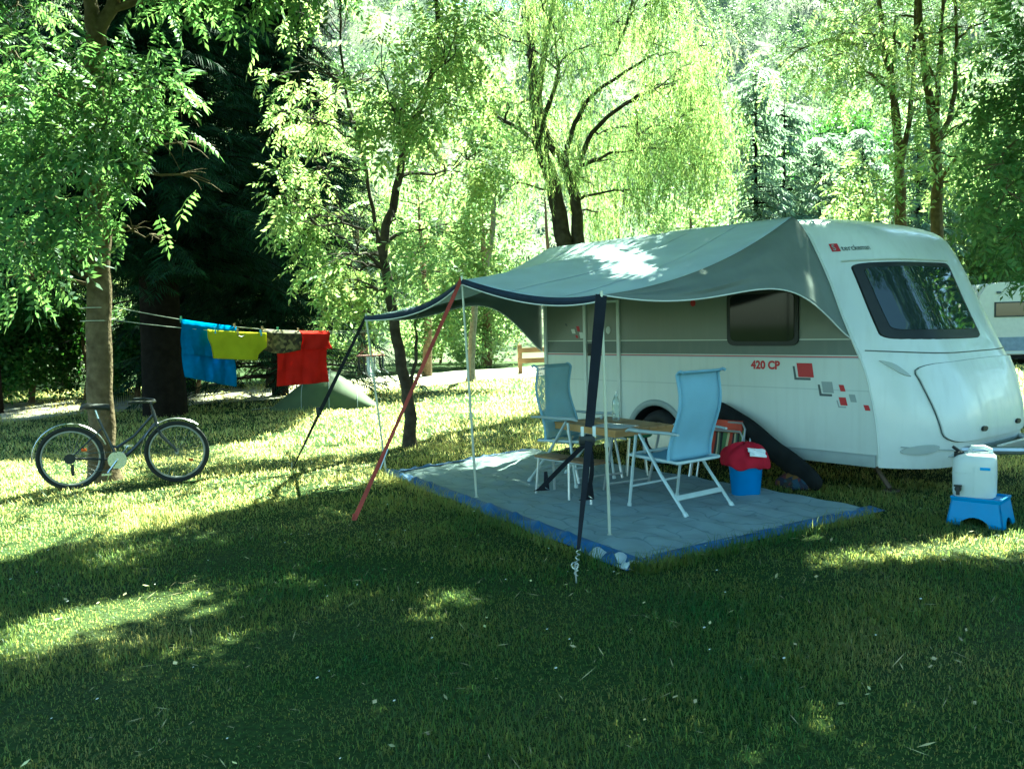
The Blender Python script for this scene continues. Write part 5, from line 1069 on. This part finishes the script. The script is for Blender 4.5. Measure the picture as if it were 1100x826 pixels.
M_rock=mat('pale_rock',(.30,.27,.23),.95,col2=(.45,.42,.37),scale=.8,bump=1,bscale=3)
gr='pines on the skyline'
for (px,py,Y,h,lb) in ((728,22,158,8,'bushy pine on the skyline, leftmost'),(752,12,160,10,'tallest dark pine on the skyline'),(783,14,162,10,'pale thin pine on the skyline right of the tallest'),(816,26,158,8,'dark pine on the right of the skyline gap'),(845,22,160,8,'pine at the right end of the skyline gap')):
    p=at(px,300,Y); z=float(hz(p[0],p[1])); t=thing('skyline_pine',lb,'pine tree',(p[0],p[1],z),0,gr); MB().tube([(0,0,-.5),(0,0,h)],[.25,.05],6).build('trunk',MB_dark,t)
    m_=240; u=rng.random(m_)**.8; a=rng.random(m_)*2*PI; r=2.4*(1-u)**.8*h/9*(.4+.6*rng.random(m_)); f=Fol().put(TSP2,np.stack([p[0]+r*np.cos(a),p[1]+r*np.sin(a),z+.8+u*h],1),np.stack([np.cos(a),np.sin(a),-.3+0*a],1),1.5*(1.1-.7*u),.3); f.build('crown',ML_hcon,t)
# ------------------------------------------------------------------ grass
sheetp=[tuple(p[:2]) for p in sheet_c]
def keepout(x,y): 
    s_=inpoly(x,y,[tuple(np.array(p)+.0) for p in sheetp]); return ~s_
def blades(y0,y1,dens,h,wd,seg):
    A=(y1-y0)*(1.28*y1+1.5); N=int(A*dens); y=y0+(y1-y0)*rng.random(N); x=(rng.random(N)-.5)*(1.28*y1+1.5); k=(np.abs(x)<.64*y+.7); x,y=x[k],y[k]
    cl=np.sin(x*3.1+1.7*np.sin(y*2.3))*np.sin(y*2.7+1.3*np.sin(x*1.9)); k=keepout(x,y)&(rng.random(len(x))<.72+.28*cl); x,y,cl=x[k],y[k],cl[k]; N=len(x)
    a=rng.random(N)*2*PI; H=h*(.4+.7*rng.random(N)+.9*rng.random(N)**5)*(1+.45*cl)*(.75+.4*np.sin(x*.9+2*np.sin(y*.7))**2); W=wd*(.7+.6*rng.random(N)); ln=H*(.25+.9*rng.random(N)); dx,dy=np.cos(a),np.sin(a); px_,py_=-dy,dx
    b0=rng.random(N)*2*PI; 
    B=np.stack([x,y,np.full(N,-.004)],1); S=np.stack([px_*W/2,py_*W/2,0*W],1); Ld=np.stack([dx,dy,0*dx],1)
    M1=B+Ld*(ln*.3)[:,None]+np.stack([0*H,0*H,H*.6],1); T_=B+Ld*ln[:,None]+np.stack([0*H,0*H,H*np.clip(1.05-.35*ln/H,.4,1)],1)
    if seg==2:
        V=np.stack([B-S,B+S,M1+S*.75,M1-S*.75,T_+S*.1,T_-S*.1],1).reshape(-1,3); o=np.arange(N)[:,None]*6; Fc=np.concatenate([o+np.array([[0,1,2,3]]),o+np.array([[3,2,4,5]])])
    else:
        V=np.stack([B-S,B+S,T_+S*.2,T_-S*.2],1).reshape(-1,3); o=np.arange(N)[:,None]*4; Fc=o+np.array([[0,1,2,3]])
    return V,Fc
VV=[];FF=[];o=0
for a in ((2.6,5.2,6200,.034,.0044,2),(5.2,8.2,3600,.036,.0058,2),(8.2,12,1500,.042,.009,1),(12,18,420,.065,.016,1),(18,27,130,.075,.03,1)):
    V,Fc=blades(*a); VV.append(V); FF.append(Fc+o); o+=len(V)
M_gr=mat('grass_blade',(.009,.044,.006),.45,col2=(.028,.066,.009),scale=.8,trans=.55,transcol=(.28,.36,.095),island=.2,spec=.35)
_r=[q for q in M_gr.node_tree.nodes if q.type=='VALTORGB'][0].color_ramp; _r.elements[0].position=.34; _r.elements[1].position=.54; _e=_r.elements.new(.66); _e.color=(.038,.076,.014,1)
_n=M_gr.node_tree.nodes; _L=M_gr.node_tree.links; _hs=[q for q in _n if q.type=='HUE_SAT'][0]; _rp=[q for q in _n if q.type=='VALTORGB'][0]
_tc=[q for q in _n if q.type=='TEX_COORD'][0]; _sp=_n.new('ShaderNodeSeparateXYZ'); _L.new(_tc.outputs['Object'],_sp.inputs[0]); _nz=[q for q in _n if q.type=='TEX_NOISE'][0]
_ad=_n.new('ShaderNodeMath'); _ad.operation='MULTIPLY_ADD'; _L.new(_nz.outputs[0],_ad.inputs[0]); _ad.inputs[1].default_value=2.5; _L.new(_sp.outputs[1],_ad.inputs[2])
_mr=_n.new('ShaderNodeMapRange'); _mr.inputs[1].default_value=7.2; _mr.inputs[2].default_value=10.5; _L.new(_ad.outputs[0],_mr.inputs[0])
_mx=_n.new('ShaderNodeMix'); _mx.data_type='RGBA'; _L.new(_mr.outputs[0],_mx.inputs[0]); _L.new(_rp.outputs[0],_mx.inputs[6]); _mx.inputs[7].default_value=(.064,.125,.023,1); _L.new(_mx.outputs[2],_hs.inputs['Color'])  # blade colour brightens with distance, painting the sunlit far lawn into it
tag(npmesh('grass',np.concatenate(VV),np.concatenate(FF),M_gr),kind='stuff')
# longer tufts along the sheet edge and dry straw, fallen leaves and daisies in the lawn
def scatter(name,N,h,wd,m_,y0,y1,flat):
    y=y0+(y1-y0)*rng.random(N)**.8; x=(rng.random(N)-.5)*1.3*y; k=keepout(x,y); x,y=x[k],y[k]; N=len(x); a=rng.random(N)*2*PI; dx,dy=np.cos(a),np.sin(a); L_=h*(.5+rng.random(N)); W=wd*(.6+.8*rng.random(N)); z=.02+.035*rng.random(N); t=flat*rng.standard_normal(N)
    B=np.stack([x,y,z],1); D=np.stack([dx,dy,t],1)*L_[:,None]; S=np.stack([-dy,dx,.3*rng.standard_normal(N)],1)*W[:,None]/2
    V=np.stack([B,B+D*.5+S,B+D,B+D*.5-S],1).reshape(-1,3); tag(npmesh(name,V,np.arange(N)[:,None]*4+np.array([[0,1,2,3]]),m_),kind='stuff')
scatter('straw_litter',1300,.07,.004,mat('dry_straw',(.30,.25,.12),.8,var=.3,island=.3),2.8,12,.25)
scatter('fallen_leaves',230,.028,.018,mat('fallen_leaf',(.38,.34,.16),.7,var=.3,island=.5),2.8,11,.3)
n_=60; y=3+5*rng.random(n_); x=(rng.random(n_)-.5)*1.2*y+.0; k=keepout(x,y); x,y=x[k],y[k]; n_=len(x); ang=np.arange(8)*PI/4
C_=np.stack([x,y,.045+.02*rng.random(n_)],1)[:,None,:]+.0055*(.6+.8*rng.random((n_,1,1)))*np.stack([np.cos(ang),np.sin(ang),.3*np.sin(ang+1)],1)[None]
tag(npmesh('clover_flowers',C_.reshape(-1,3),np.arange(n_)[:,None]*8+np.arange(8)[None],mat('clover_white',(.6,.58,.5),.8)),kind='stuff')
# tall tufts by the front edge of the groundsheet
N=1300; tq=rng.random(N); Pq=sheet_c[0][None]*(1-tq[:,None])+sheet_c[1][None]*tq[:,None]+NX*(.02+.16*rng.random((N,1))); tq2=rng.random(N)**1.6*.9; P2=sheet_c[1][None]*(1-tq2[:,None])+sheet_c[2][None]*tq2[:,None]-AX*(.02+.14*rng.random((N,1)))
B=np.concatenate([Pq,P2]); N=len(B); a=rng.random(N)*2*PI; H=.05+.09*rng.random(N)**2; D=np.stack([np.cos(a),np.sin(a),0*a],1); S=np.stack([-np.sin(a),np.cos(a),0*a],1)*.0028; up=np.array([0,0,1.])
V=np.stack([B-S,B+S,B+D*(H*.25)[:,None]+up*(H*.65)[:,None]+S*.7,B+D*(H*.25)[:,None]+up*(H*.65)[:,None]-S*.7,B+D*(H*.7)[:,None]+up*H[:,None]+S*.1,B+D*(H*.7)[:,None]+up*H[:,None]-S*.1],1).reshape(-1,3); o=np.arange(N)[:,None]*6
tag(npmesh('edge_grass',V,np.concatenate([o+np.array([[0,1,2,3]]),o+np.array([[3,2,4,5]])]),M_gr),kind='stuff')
